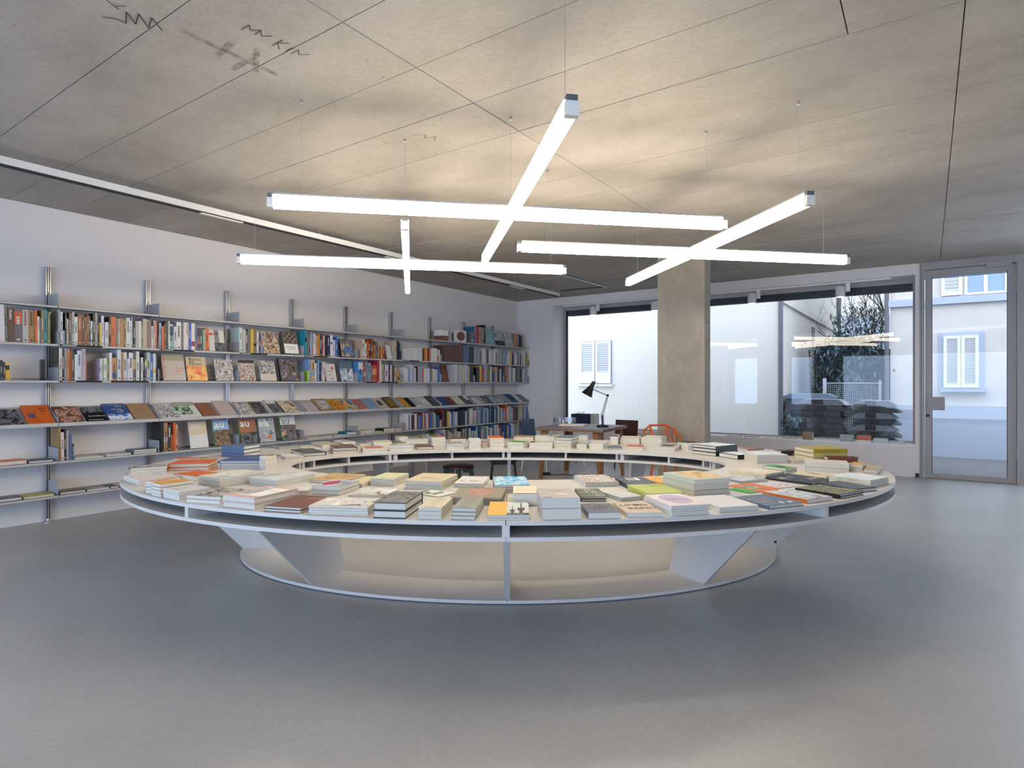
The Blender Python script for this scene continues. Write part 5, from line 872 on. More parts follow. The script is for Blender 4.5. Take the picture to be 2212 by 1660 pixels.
SLOPED = [
    (0, 1.755, 0.212, 0.24, 'pale', 'p:0,0,1,1,ink', 'grey photo magazine on the sloping shelf beside the orange book'),
    (0, 1.988, 0.211, 0.294, 'orange', 'p:.1,.3,.4,.55,blueorn;w:.6,.75,.9,.09,black;w:.66,.62,.86,.08,black;l:.1,.2,.5,umber;l:.15,.1,.6,umber', 'orange book with a small blue ornament on the sloping shelf'),
    (1, 2.232, 0.208, 0.258, 'rust', 'p:0,0,1,1,tent;T:u:.4,.85,.02,AV,white', 'brown book with folded tent picture on the sloping shelf'),
    (1, 2.467, 0.187, 0.246, 'black', 'p:0,.6,1,1,ink;T:u:.18,.33,.045,FLUX REDUX,white;l:.1,.1,.8,white', 'black magazine titled FLUX REDUX on the sloping shelf'),
    (1, 2.665, 0.222, 0.285, 'cobalt', 'p:0,0,1,.35,peak;r:0,.86,1,1,navyl;w:.35,.9,.75,.05,skyb;w:.5,.76,.8,.07,pale;T:u:.28,.60,.024,ARCHI,pale;T:u:.55,.51,.024,TEK,pale;T:u:.45,.42,.024,TUR,pale', 'blue book with a white mountain on the sloping shelf'),
    (1, 2.9, 0.216, 0.279, 'tan', 'l:.2,.4,.7,clay', 'plain tan book on the sloping shelf at its bay end'),
    (2, 3.157, 0.212, 0.276, 'pale', 'p:0,0,1,1,bwdress', 'black and white patterned magazine on the sloping shelf'),
    (2, 3.37, 0.248, 0.294, 'white', 'p:.0,.2,.7,.75,leaf;r:0,.75,1,1,sage', 'white magazine with a green pavilion drawing on the sloping shelf'),
    (2, 3.628, 0.174, 0.258, 'clay', '', 'clay-brown book on the sloping shelf'),
    (2, 3.837, 0.206, 0.3, 'rosew', 'l:.3,.5,.6,pink', 'pale rose book on the sloping shelf, thickest of its bay'),
    (3, 4.089, 0.194, 0.24, 'pale', 'p:0,0,1,1,bwdress', 'grey magazine with a swirl drawing on the sloping shelf'),
    (3, 4.285, 0.182, 0.258, 'mustard', 'p:.05,0,1,1,ink', 'dark photo magazine with ochre spine on the sloping shelf'),
    (3, 4.515, 0.145, 0.285, 'white', 'p:.1,0,1,.7,ink;r:0,0,.08,1,rust', 'white book with a dark red spine on the sloping shelf'),
    (3, 4.69, 0.227, 0.255, 'umber', 'p:0,0,1,1,skull;w:.1,.1,.85,.09,white', 'dark book with a pale relief photo beside the end panel on the sloping shelf'),
    (4, 5.038, 0.193, 0.255, 'lilacw', 'r:0,.75,1,1,khaki', 'pale lilac book on the sloping shelf beside the end panel'),
    (4, 5.257, 0.234, 0.285, 'tan', 'p:.2,.15,.9,.85,bwdress', 'tan book with a black and white drawing on the sloping shelf'),
    (4, 5.498, 0.215, 0.27, 'mustard', 'p:0,0,1,1,fire', 'amber book with a glowing photo on the sloping shelf'),
    (4, 5.716, 0.165, 0.276, 'aqua', 'p:0,0,1,1,coast', 'orange and blue coast book on the sloping shelf'),
    (5, 5.965, 0.142, 0.24, 'coral', 'p:0,0,1,1,sunset', 'red patterned book on the sloping shelf beside the end panel'),
    (5, 6.151, 0.175, 0.27, 'skyb', 'l:.2,.6,.6,steel', 'light blue book on the sloping shelf'),
    (5, 6.343, 0.191, 0.24, 'rosew', 'p:.2,.3,.6,.8,earth', 'pale rose book with a brown picture on the sloping shelf'),
    (5, 6.573, 0.169, 0.285, 'umber', 'g:.05,.1,.95,.9,yellowtx', 'dark brown book with yellow letter blocks on the sloping shelf'),
    (6, 6.902, 0.109, 0.276, 'gold', '', 'amber yellow book on the sloping shelf beside the end panel'),
    (6, 7.018, 0.115, 0.255, 'black', '', 'black book on the sloping shelf next to the amber one'),
    (6, 7.143, 0.151, 0.255, 'white', 'p:0,.2,1,1,stone', 'white book with a grey photo on the sloping shelf, seventh bay'),
    (6, 7.312, 0.209, 0.27, 'pale', 'p:.2,.2,.9,.9,faint', 'pale book with fine drawing on the sloping shelf'),
    (6, 7.538, 0.181, 0.285, 'indigo', 'p:.1,.1,.9,.9,ink', 'dark indigo book on the sloping shelf at the end of its bay'),
    (7, 7.832, 0.154, 0.255, 'cobalt', '', 'deep blue book on the sloping shelf beside the end panel'),
    (7, 7.998, 0.162, 0.255, 'brick', '', 'brown-red book on the sloping shelf'),
    (7, 8.172, 0.244, 0.255, 'beige', 'p:.1,.1,.9,.9,faint', 'beige book on the sloping shelf'),
    (7, 8.446, 0.193, 0.27, 'slate', 'r:.5,.5,1,1,white', 'slate book on the sloping shelf at the end of its bay'),
    (8, 8.76, 0.119, 0.21, 'white', '', 'small white book on the sloping shelf beside the end panel'),
    (8, 8.901, 0.133, 0.225, 'pale', 'p:0,0,1,1,bwdress', 'pale drawing book on the sloping shelf near the corner'),
    (8, 9.056, 0.181, 0.24, 'slate', 'p:0,0,1,1,village', 'dark photo book on the sloping shelf near the corner'),
    (8, 9.26, 0.298, 0.27, 'bphoto', 'p:0,0,1,1,haze', 'blue-grey photo book on the sloping shelf near the corner'),
    (9, 9.675, 0.198, 0.285, 'lgrey', '', 'light grey book on the last sloping shelf by the corner'),
    (9, 9.89, 0.225, 0.285, 'cobalt', 'r:.4,.3,.7,.6,navy', 'bright blue book with a dark square on the last sloping shelf'),
    (9, 10.131, 0.142, 0.27, 'white', '', 'white book on the last sloping shelf by the corner'),
    (9, 10.299, 0.172, 0.27, 'grey', '', 'grey book on the last sloping shelf beside the corner'),
]
FLAT = [
    ('D', 0, 1.744, 0.238, 1, 0.038, 'orange', '', 'thick orange book lying on the low shelf'),
    ('D', 0, 1.985, 0.199, 1, 0.02, 'charcoal', 'p:.1,.1,.9,.9,ink', 'charcoal book lying on the low shelf next to the orange one'),
    ('D', 1, 2.358, 0.253, 1, 0.014, 'pale', 'p:.3,.2,.9,.9,faint', 'pale magazine lying on the low shelf'),
    ('D', 1, 2.628, 0.241, 1, 0.02, 'lgrey', 'p:.1,.1,.9,.9,stone', 'grey photo book lying in the middle of the low shelf'),
    ('D', 1, 2.882, 0.241, 2, 0.022, 'slate', 'p:.0,.0,1,1,ink', 'slate book lying on the low shelf beside the end panel'),
    ('D', 4, 5.032, 0.2, 1, 0.012, 'white', '', 'white booklet lying on the low shelf beside the end panel'),
    ('D', 4, 5.242, 0.206, 1, 0.014, 'pale', 'r:.2,.2,.8,.8,grey', 'pale booklet with a dark ring lying on the low shelf'),
    ('D', 4, 5.475, 0.216, 1, 0.016, 'mint', '', 'mint booklet lying on the low shelf'),
    ('D', 4, 5.697, 0.184, 1, 0.05, 'teal', '', 'thick teal book lying on the low shelf'),
    ('D', 5, 5.968, 0.256, 3, 0.016, 'white', '', 'white book lying on the low shelf beside the end panel'),
    ('D', 5, 6.229, 0.175, 1, 0.02, 'lime', '', 'lime edged book lying on the low shelf'),
    ('D', 5, 6.414, 0.227, 3, 0.018, 'black', '', 'black hardback lying on the low shelf'),
    ('D', 5, 6.652, 0.148, 1, 0.04, 'lgrey', '', 'grey box lying on the low shelf at its bay end'),
    ('E', 0, 1.763, 0.181, 1, 0.03, 'charcoal', 'p:.1,.1,.9,.9,ink', 'charcoal book lying on the lowest shelf'),
    ('E', 0, 1.952, 0.243, 1, 0.022, 'mustard', '', 'mustard yellow book lying on the lowest shelf'),
    ('E', 1, 2.232, 0.223, 1, 0.022, 'brownph', 'p:0,0,1,1,earth', 'brown photo book lying on the lowest shelf'),
    ('E', 1, 2.46, 0.202, 1, 0.016, 'tealn', 'p:.3,.1,1,1,city', 'dark teal book lying on the lowest shelf'),
    ('E', 1, 2.668, 0.078, 1, 0.02, 'charcoal', '', 'small charcoal book lying on the lowest shelf'),
    ('E', 1, 2.763, 0.18, 1, 0.016, 'pale', '', 'pale book lying on the lowest shelf near the table'),
]
# ================================================================== books
UNIT = {}
def flat_cover(kind, side):
    """cover of a lying book in the unit cube; the spine closes the given side, pages show on the others"""
    key = ("c", kind, side)
    if key not in UNIT:
        tb, sp, mb = (0.10, 0.03, MB()) if kind == "h" else (0.035, 0.006, MB())
        mb.box(0, 1, 0, 1, 0, tb).box(0, 1, 0, 1, 1 - tb, 1)
        a, b = tb, 1 - tb
        {"v": lambda: mb.box(0, sp, 0, 1, a, b), "V": lambda: mb.box(1 - sp, 1, 0, 1, a, b), "u": lambda: mb.box(0, 1, 0, sp, a, b), "U": lambda: mb.box(0, 1, 1 - sp, 1, a, b)}[side]()
        UNIT[key] = mb.mesh("cover", M_COVER)
    return UNIT[key]
def flat_pages(kind, side):
    key = ("p", kind, side)
    if key not in UNIT:
        tb, i, sp = (0.10, 0.022, 0.03) if kind == "h" else (0.035, 0.003, 0.006)
        x0, x1, y0, y1 = i, 1 - i, i, 1 - i
        if side == "v": x0 = sp
        if side == "V": x1 = 1 - sp
        if side == "u": y0 = sp
        if side == "U": y1 = 1 - sp
        UNIT[key] = MB().box(x0, x1, y0, y1, tb, 1 - tb).mesh("page_block", M_PAGE)
    return UNIT[key]

def text_mesh(body, mat, bold=False):
    cu = bpy.data.curves.new("lettering", "FONT")
    cu.body = body; cu.size = 1.0; cu.resolution_u = 1; cu.extrude = 0.0
    if bold: cu.offset = 0.012
    tmp = bpy.data.objects.new("lettering", cu)
    me = bpy.data.meshes.new_from_object(tmp)
    bpy.data.objects.remove(tmp); bpy.data.curves.remove(cu)
    me.materials.clear(); me.materials.append(mat)
    xs_ = [v.co.x for v in me.vertices] or [0, 1]
    mx, mn = max(xs_), min(xs_)
    for v in me.vertices: v.co.x -= mn
    return me, mx - mn

GRIDS = dict(tan=("tan", 9, 6), brick=("rust", 9, 12), thumb=("umber", 5, 4), lattice=("sage", 6, 4), yellowtx=("mustard", 4, 5))
def decorate(parent, O, ex, ey, en, w, h, deco):
    """prints a cover: deco is a ;-list of shapes in the cover's own 0..1 frame (x along the reading direction)"""
    if not deco: return
    O, ex, ey, en = Vector(O), Vector(ex), Vector(ey), Vector(en)
    mb, mats, lay = MB(), [], 0
    def slot(m):
        if m not in mats: mats.append(m)
        return mats.index(m)
    def P(x, y, k): return O + ex * (x * w) + ey * (y * h) + en * (0.00035 + 0.00022 * k)
    def rect(x0, y0, x1, y1, m, k):
        mb.quad([P(x0, y0, k), P(x1, y0, k), P(x1, y1, k), P(x0, y1, k)], slot(m))
    for item in deco.split(";"):
        if not item: continue
        t, args = item.split(":", 1)
        lay += 1
        if t == "r":
            a = args.split(","); rect(*map(float, a[:4]), ink(a[4]), lay)
        elif t == "p":
            a = args.split(","); rect(*map(float, a[:4]), photo(a[4]), lay)
        elif t == "l":
            a = args.split(","); x0, y0, x1 = map(float, a[:3])
            hh = 0.006 / h
            rr = random.Random(sum(map(ord, item)))
            x = x0
            while x < x1 - 0.01:                     # a line of small words
                e = min(x1, x + rr.uniform(0.04, 0.12)); rect(x, y0, e, y0 + hh, ink(a[3] if len(a) > 3 else "charcoal"), lay); x = e + 0.018
        elif t == "e":
            a = args.split(","); cx, cy, rx, ry = map(float, a[:4])
            mb.quad([P(cx + rx * math.cos(2 * PI * q / 28), cy + ry * math.sin(2 * PI * q / 28), lay) for q in range(28)], slot(ink(a[4])))
        elif t == "g":
            a = args.split(","); x0, y0, x1, y1 = map(float, a[:4]); key = a[4]
            col, nx, ny = GRIDS[key]
            if key in ("tan", "lattice"):
                for q in range(nx + 1):
                    x = x0 + (x1 - x0) * q / nx; rect(max(x - .006, 0), y0, min(x + .006, 1), y1, ink(col), lay)
                for q in range(ny + 1):
                    y = y0 + (y1 - y0) * q / ny; rect(x0, max(y - .006, 0), x1, min(y + .006, 1), ink(col), lay)
            else:
                fill = 0.82 if key == "brick" else 0.62
                pool = [ink(col), ink("tan"), ink("charcoal"), ink("clay")] if key == "thumb" else [ink(col)]
                for q in range(nx):
                    for s in range(ny):
                        off = 0.5 * (s % 2) / nx if key == "brick" else 0
                        bx, by = x0 + (x1 - x0) * ((q + 0.1) / nx) + off * 0.5, y0 + (y1 - y0) * (s + 0.15) / ny
                        rect(bx, by, min(bx + (x1 - x0) / nx * fill, 1), by + (y1 - y0) / ny * fill, pool[(q * 3 + s * 5) % len(pool)], lay)
        elif t == "w":                               # lettering too small to read: glyph-like strokes
            a = args.split(","); x0, y0, x1, gh = map(float, a[:4])
            rr = random.Random(sum(map(ord, item))); gw = gh * h / w * 0.62; sw_ = gw * 0.2; x = x0
            while x + gw < x1:
                if rr.random() > 0.14:
                    kd = rr.randint(0, 4)
                    rect(x, y0, x + sw_, y0 + gh, ink(a[4]), lay)
                    if kd in (0, 2, 4): rect(x + gw - sw_, y0, x + gw, y0 + gh * rr.choice((1, .55)), ink(a[4]), lay)
                    if kd in (1, 2): rect(x, y0 + gh * .84, x + gw, y0 + gh, ink(a[4]), lay)
                    if kd in (0, 1, 3): rect(x, y0 + gh * .42, x + gw, y0 + gh * .57, ink(a[4]), lay)
                    if kd in (3, 4): rect(x, y0, x + gw, y0 + gh * .15, ink(a[4]), lay)
                x += gw * 1.35
        elif t in "TV":
            a = args.split(",")
            if a[0][:2] in ("u:", "v:"): a[0] = a[0][2:]
            x, y, sz, body = float(a[0]), float(a[1]), float(a[2]), a[3]
            me, wid = text_mesh(body, ink(a[4]), sz > 0.05)
            fx, fy = (ex, ey) if t == "T" else (ey, -ex)
            room = (1 - x) * w * 0.96 if t == "T" else (1 - y) * h * 0.96
            s_ = min(sz / 0.72, room / max(wid, 1e-3))
            M = Matrix((fx, fy, en)).transposed().to_4x4()
            M.translation = P(x, y, lay + 2)
            lo = link("lettering", me, parent); lo.matrix_local = M @ Matrix.Scale(s_, 4)
    if mb.f:
        mb.obj("cover_print", mats, parent)

def spine_text(parent, side, u, v, h, args):
    """S:side:x,y,size,text,colour on the spine of the topmost book (x, y as fractions of the spine)"""
    a = args.split(",")
    x, y, sz, body = float(a[0]), float(a[1]), float(a[2]), a[3]
    if body == "~":
        L = u if side == "u" else v
        O, ex = (Vector((0, -0.0002, 0)), Vector((1, 0, 0))) if side == "u" else (Vector((-0.0002, v, 0)), Vector((0, -1, 0)))
        decorate(parent, O, ex, (0, 0, 1), (0, -1, 0) if side == "u" else (-1, 0, 0), L, h, "w:%g,%g,%g,%g,%s" % (x, y, x + .5, min(.5, sz / h), a[4]))
        return
    me, wid = text_mesh(body, ink(a[4]))
    if side == "u": fx, fz, L, O = Vector((1, 0, 0)), Vector((0, -1, 0)), u, Vector((0, -0.0005, 0))
    else: fx, fz, L, O = Vector((0, -1, 0)), Vector((-1, 0, 0)), v, Vector((-0.0005, v, 0))
    s_ = min(sz / 0.72, (1 - x) * L * 0.95 / wid, h * 0.6 / 0.72)
    M = Matrix((fx, Vector((0, 0, 1)), fz)).transposed().to_4x4()
    M.translation = O + fx * (x * L) + Vector((0, 0, y * h))
    lo = link("lettering", me, parent); lo.matrix_local = M @ Matrix.Scale(s_, 4)

RX = Vector((math.cos(PSI), math.sin(PSI)))
def words_of(s): return len(s.replace("-", "").split())
def fit(*options):
    for o in options:
        if 4 <= words_of(o) <= 16: return o
    return " ".join(options[-1].split()[:16])
POS = {1: ["single"], 2: ["top", "lower"], 3: ["top", "middle", "bottom"]}
def lying_book(name, label, group, x, y, z, rot, u, v, h, kind, side, col, deco=None, photo_cover=True):
    root = thing(name, label, "book", (x, y, z), rot, group)
    c = link("cover", flat_cover(kind, side), root, None, None, (u, v, h)); c.color = (*lin(col), 1)
    p = link("page_block", flat_pages(kind, side), root, None, None, (u, v, h))
    if deco:
        # reading frame: along u, or against v, whichever runs across the view
        e = Vector((math.cos(rot), math.sin(rot))); n = Vector((-e.y, e.x))
        top = ";".join(i for i in deco.split(";") if not i.startswith("S:"))
        if e.dot(RX) >= (-n).dot(RX):
            decorate(root, (0, 0, h), (1, 0, 0), (0, 1, 0), (0, 0, 1), u, v, top)
        else:
            decorate(root, (0, v, h), (0, -1, 0), (1, 0, 0), (0, 0, 1), v, u, top)
        for i in deco.split(";"):
            if i.startswith("S:"):
                _, sd, args = i.split(":", 2); spine_text(root, sd, u, v, h, args)
    return root

def jitter(c, r, a=0.05):
    return tuple(min(1, max(0, x * (1 + r.uniform(-a, a)))) for x in c)

for si, (x, y, deg, u, v, h, n, kind, side, cov, lab, deco) in enumerate(STACKS):
    look, where = (lab.split("|") + [""])[:2]
    rnd = random.Random(si * 31 + 5)
    ts = [rnd.uniform(0.93, 1.07) for _ in range(n)]
    tot = sum(ts); z = ZT + 0.0004
    tops, rest = (cov.split(">") + [cov])[:2]
    rot0 = math.radians(deg)
    hh = h - 0.0013 * n
    names = POS.get(n) or ["top"] + ["upper", "third", "fourth", "fifth"][: n - 2] + ["bottom"]
    for q in range(n):
        t = hh * ts[q] / tot
        pos = names[n - 1 - q]
        pre = "" if n == 1 else pos + " "
        one = pre + look
        label = fit(one + ", " + where, one + " of its pile" if n > 1 else one, one)
        loose = 0.0 if n == 1 else 1.0
        dx, dy, da = (rnd.uniform(0, 0.005), rnd.uniform(0, 0.005), 0.0) if loose else (0, 0, 0)
        uu, vv = u - 0.0052 * loose, v - 0.0052 * loose
        ox = x + math.cos(rot0) * dx - math.sin(rot0) * dy
        oy = y + math.sin(rot0) * dx + math.cos(rot0) * dy
        nm = "hardback" if kind == "h" else "softcover_book"
        lying_book(nm, label, None if n == 1 else "pile of " + look[:46], ox, oy, z, rot0 + da, uu, vv, t, kind, side, jitter(C[tops if q == n - 1 else rest], rnd, 0.03), deco if q == n - 1 else None)
        z += t + 0.0013

# ---- standing books on the wall shelves (unit cube: x from -1 at the fore-edge to 0 at the spine, y thickness, z height)
def standing(kind):
    tb = 0.07
    mb = MB()
    mb.box(-1, 0, 0, tb, 0, 1).box(-1, 0, 1 - tb, 1, 0, 1).box(-0.02, 0, tb, 1 - tb, 0, 1)
    if kind == "one":
        mb.box(-0.985, -0.02, tb, 1 - tb, 0.012, 0.985, m=1)
        return mb.mesh("standing_book", [M_COVER, M_PAGE])
    return mb.mesh("cover", M_COVER)
ST_ONE, ST_COVER = standing("one"), standing("parts")
ST_PAGES = MB().box(-0.985, -0.02, 0.07, 0.93, 0.012, 0.985).mesh("page_block", M_PAGE)
LETTER_UNIT = {}
def spine_marks(seed):
    """a few short bars along a spine, like a title read sideways: unit y across, z up"""
    if seed not in LETTER_UNIT:
        r = random.Random(seed); mb = MB()
        z = r.uniform(0.3, 0.55); e = min(0.92, z + r.uniform(0.2, 0.4))
        while z < e:
            q = z + r.uniform(0.015, 0.05)
            mb.quad([(0, 0.3, z), (0, 0.68, z), (0, 0.68, q), (0, 0.3, q)]); z = q + 0.014
        mb.quad([(0, 0.3, 0.06), (0, 0.7, 0.06), (0, 0.7, 0.10), (0, 0.3, 0.10)])
        LETTER_UNIT[seed] = mb.mesh("spine_lettering", M_PRINT)
    return LETTER_UNIT[seed]
ROWNAME = dict(A="upper book row", B="second book row", D="low book row", E="lowest book row", T="top shelf")
SPINE_WORDS = {("A", 0, 2): ("Neufert", "white"), ("B", 1, 8): ("Old becomes New", "charcoal"), ("B", 1, 9): ("upside", "grey")}
count = 0
for (row, b), txt in SHELF_ROWS.items():
    z = ZSH[row] + 0.0006
    for i, rec in enumerate(txt.split(";")):
        y0, th, hgt, code, tilt = rec.split(","); y0, th, hgt, tilt = float(y0), float(th), float(hgt), float(tilt)
        rnd = random.Random((b * 131 + i * 17 + ord(row)))
        dep = min(0.20, max(0.13, hgt * rnd.uniform(0.66, 0.78)))
        col = SH[code]
        size = "tall" if hgt > 0.285 else "small" if hgt < 0.21 else "thick" if th > 0.045 else "slim" if th < 0.018 else "standing"
        nm = ("paperback" if th < 0.033 else "bound_book")  # split by spine thickness alone, the binding is not known
        label = "%s %s spine, %s towards the window on the %s of the %s bay" % (size, SHNAME[code], ORD[i], ROWNAME[row], ORD[b])
        if words_of(label) > 16: label = "%s %s spine, %s towards the window, %s, %s bay" % (size, SHNAME[code], ORD[i], ROWNAME[row], ORD[b])
        grp = "books on the %s, %s bay" % (ROWNAME[row], ORD[b])
        sx = -6.885 - rnd.uniform(0, 0.014)
        tl = math.radians(-tilt * 0.15)
        if b >= 6 and row != "T":
            o = link(nm, ST_ONE, None, (sx, y0, z), None, (dep, th, hgt)); o.color = (*lin(jitter(col, rnd, .06)), 1)
            tag(o, label, "book", grp)
            continue
        root = thing(nm, label, "book", (sx, y0, z), 0, grp)
        if tilt:
            root.rotation_euler = (tl, 0, 0)
            if tl < 0: root.location.z += 0.0                       # leans on its near lower edge
            if tl < 0: root.location.z += th * math.sin(-tl)
        c = link("cover", ST_COVER, root, None, None, (dep, th, hgt)); c.color = (*lin(jitter(col, rnd, .05)), 1)
        link("page_block", ST_PAGES, root, None, None, (dep, th, hgt))
        if (row, b, i) == ("B", 1, 0):
            decorate(root, (-dep, 0, 0), (1, 0, 0), (0, 0, 1), (0, -1, 0), dep, hgt, "r:.02,.35,1,1,dolive;w:.45,.86,.8,.09,grey;w:.3,.72,.9,.1,grey;w:.45,.58,.8,.09,grey;w:.2,.42,.9,.11,grey")
        lum = sum(col) / 3
        mark = rnd.choice(((.12, .12, .13), (.2, .2, .22), (.62, .25, .15))) if lum > 0.45 else rnd.choice(((.85, .85, .84), (.8, .74, .6)))
        if (row, b, i) in SPINE_WORDS:
            body, kc = SPINE_WORDS[(row, b, i)]
            me, wid = text_mesh(body, ink(kc), True)
            s_ = min(hgt * 0.72 / wid, th * 0.62)
            M = Matrix((Vector((0, 0, -1)), Vector((0, 1, 0)), Vector((1, 0, 0)))).transposed().to_4x4()
            M.translation = Vector((0.0006, th * 0.28, hgt * 0.93))
            lo = link("lettering", me, root); lo.matrix_local = M @ Matrix.Scale(s_, 4)
        elif th > 0.011 and rnd.random() < 0.8:
            st = link("spine_lettering", spine_marks(rnd.randint(0, 23)), root, (0.0006, 0, 0), None, (1, th, hgt)); st.color = (*lin(mark), 1)
        if code in ("dph", "op", "dop", "lbp", "dgp", "lbw", "wst", "bo") or rnd.random() < 0.16:
            kc = dict(dph=(.85, .38, .2), op=(.2, .3, .55), dop=(.85, .55, .25), lbp=(.25, .3, .4), dgp=(.7, .6, .45), lbw=(.86, .86, .88), wst=(.15, .16, .3), bo=(.7, .42, .2)).get(code, jitter(SH[rnd.choice(list(SH))], rnd, .1))
            bs = rnd.uniform(.1, .6); hh_ = 0.35 if len(code) > 2 else rnd.uniform(0.06, 0.25)
            bd = link("spine_band", UNIT.setdefault("band", MB().box(0, 0.0004, 0.02, 0.98, 0, 1).mesh("spine_band", M_PRINT)), root, (0, 0, hgt * bs), None, (1, th, hgt * hh_)); bd.color = (*lin(kc), 1)

def block_book(root, th, w, h, col, spine_left=True):
    """a book seen from the front: local x reads left to right, y goes up the cover, z comes out of it (cover at z = th)"""
    bt = min(0.0025, th * 0.2)
    c = MB().box(0, w, 0, h, 0, bt).box(0, w, 0, h, th - bt, th).box(0, bt, 0, h, bt, th - bt).obj("cover", M_COVER, root); c.color = (*lin(col), 1)
    MB().box(bt, w - 0.002, 0.002, h - 0.002, bt, th - bt).obj("page_block", M_PAGE, root)

for (row, b, y0, w, h, th, col, deco, lab) in FACE_OUT:
    lean = math.radians(14 if th < 0.06 else 0)
    hh = h / math.cos(lean) * (1.0)
    hh = min(hh, 0.315)
    t = thing("display_book", lab, "book", (0, 0, 0), 0, "books shown cover outwards")
    up = Vector((-math.sin(lean), 0, math.cos(lean))); out = Vector((math.cos(lean), 0, math.sin(lean)))
    M = Matrix((Vector((0, 1, 0)), up, out)).transposed().to_4x4()
    M.translation = Vector((-6.915, y0, ZSH[row] + 0.001)) - out * th + Vector((0, 0, 0.0))
    low = min((M @ Vector((0, 0, 0))).z, (M @ Vector((0, 0, th))).z)
    M.translation.z += ZSH[row] + 0.001 - low
    t.matrix_world = M
    block_book(t, th, w, hh, C[col])
    decorate(t, (0, 0, th), (1, 0, 0), (0, 1, 0), (0, 0, 1), w, hh, deco)

sx0, sz0, sx1, sz1 = SLOPE
sd = Vector((sx1 - sx0, 0, sz1 - sz0)).normalized(); sn = Vector((-sd.z, 0, sd.x)); sn = -sn if sn.z < 0 else sn
for (b, y0, w, ln, col, deco, lab) in SLOPED:
    th = 0.012 if "magazine" in lab else 0.02
    label = fit(lab + ", %s bay" % ORD[b], lab)
    t = thing("sloped_book", label, "book", (0, 0, 0), 0, "books on the sloping shelf, %s bay" % ORD[b])
    M = Matrix((Vector((0, 1, 0)), sd, sn)).transposed().to_4x4()
    M.translation = Vector((sx0, y0, sz0)) + sd * 0.014 + sn * 0.0008
    t.matrix_world = M
    block_book(t, th, w - 0.003, min(ln, 0.29), C[col])
    decorate(t, (0, 0, th), (1, 0, 0), (0, 1, 0), (0, 0, 1), w - 0.003, min(ln, 0.29), deco)

for (row, b, y0, w, n, th, col, deco, lab) in FLAT:
    for q in range(n):
        pre = "" if n == 1 else (POS.get(n)[n - 1 - q] + " ")
        label = fit(pre + lab + ", %s bay" % ORD[b], pre + lab)
        z = ZSH[row] + 0.0006 + q * (th + 0.0004)
        # u runs along +y of the room (spine to the lower end), v towards the wall
        lying_book("shelf_flat_book", label, "books lying on the low shelves", -6.875, y0, z, PI / 2, w - 0.002, 0.19, th, "h" if th > 0.018 else "s", "v", C[col], deco if q == n - 1 else None)
# ---- further objects on the top shelf
def simple_box_book(label, y0, w, z, h, dep, col, name="display_book", x=-6.90):
    o = thing(name, label, "book", (x - dep, y0, z))
    c = MB().box(0, dep, 0, w, 0, h * 0.06).box(0, dep, 0, w, h * 0.94, h).box(dep - 0.003, dep, 0, w, h * 0.06, h * 0.94).obj("cover", M_COVER, o); c.color = (*lin(col), 1)
    MB().box(0.004, dep - 0.003, 0.004, w - 0.004, h * 0.06, h * 0.94).obj("page_block", M_PAGE, o)
    return o
zt = ZSH["T"] + 0.001
tag(MB().box(-7.06, -6.9, 7.765, 7.93, zt, zt + 0.085).obj("storage_box", pbr("terracotta_card", (.50, .30, .24), 0.7), bevel=0.002), "terracotta box under the white box on the top shelf", "box")
tag(MB().box(-7.07, -6.89, 7.76, 7.94, zt + 0.0855, zt + 0.185).obj("storage_box", M_WHITEMETAL, bevel=0.002), "white box standing on the terracotta box on the top shelf", "box")
o = tag(MB().box(-7.02, -6.9, 7.985, 8.05, zt, zt + 0.19).obj("storage_box", photo("bwdress"), bevel=0.002), "narrow brown patterned box upright on the top shelf", "box")
o = tag(MB().box(-7.02, -6.9, 8.062, 8.082, zt, zt + 0.15).obj("storage_box", ink("charcoal")), "slim charcoal box beside the brown patterned box on the top shelf", "box")
g = thing("slipcase", "large grey slipcase with an orange spine strip at the corner end", "book", (-7.09, 10.02, zt))
MB().box(0, 0.18, 0, 0.055, 0, 0.28).obj("cover", ink("grey"), g); MB().box(0.18, 0.1815, 0.0, 0.055, 0, 0.28).obj("spine_band", ink("orange"), g)
for q in range(3):
    tag(MB().box(-7.09, -6.90, 10.082 + q * 0.06, 10.138 + q * 0.06, zt, zt + 0.27 - 0.01 * q).obj("slipcase", ink("charcoal" if q else "grey"), bevel=0.002), "%s dark grey slipcase beyond the orange-striped one at the corner" % ORD[q], "book", "dark slipcases at the corner")

# ================================================================== the sitting corner behind the table
def leg_board(mb, top, bot, wt, wb, th, axis):
    """tapered board from top to bottom; axis is its broad direction"""
    top, bot, ax = Vector(top), Vector(bot), Vector(axis).normalized()
    d = (bot - top).normalized(); n = d.cross(ax).normalized()
    P = []
    for p, w in ((top, wt), (bot, wb)):
        for s in (-1, 1):
            for q in (-1, 1):
                P.append(p + ax * (s * w / 2) + n * (q * th / 2))
    b = len(mb.v); mb.v += [tuple(p) for p in P]
    for f in ((0, 1, 3, 2), (4, 6, 7, 5), (0, 4, 5, 1), (2, 3, 7, 6), (0, 2, 6, 4), (1, 5, 7, 3)):
        mb.f.append(tuple(b + i for i in f)); mb.m.append(0)

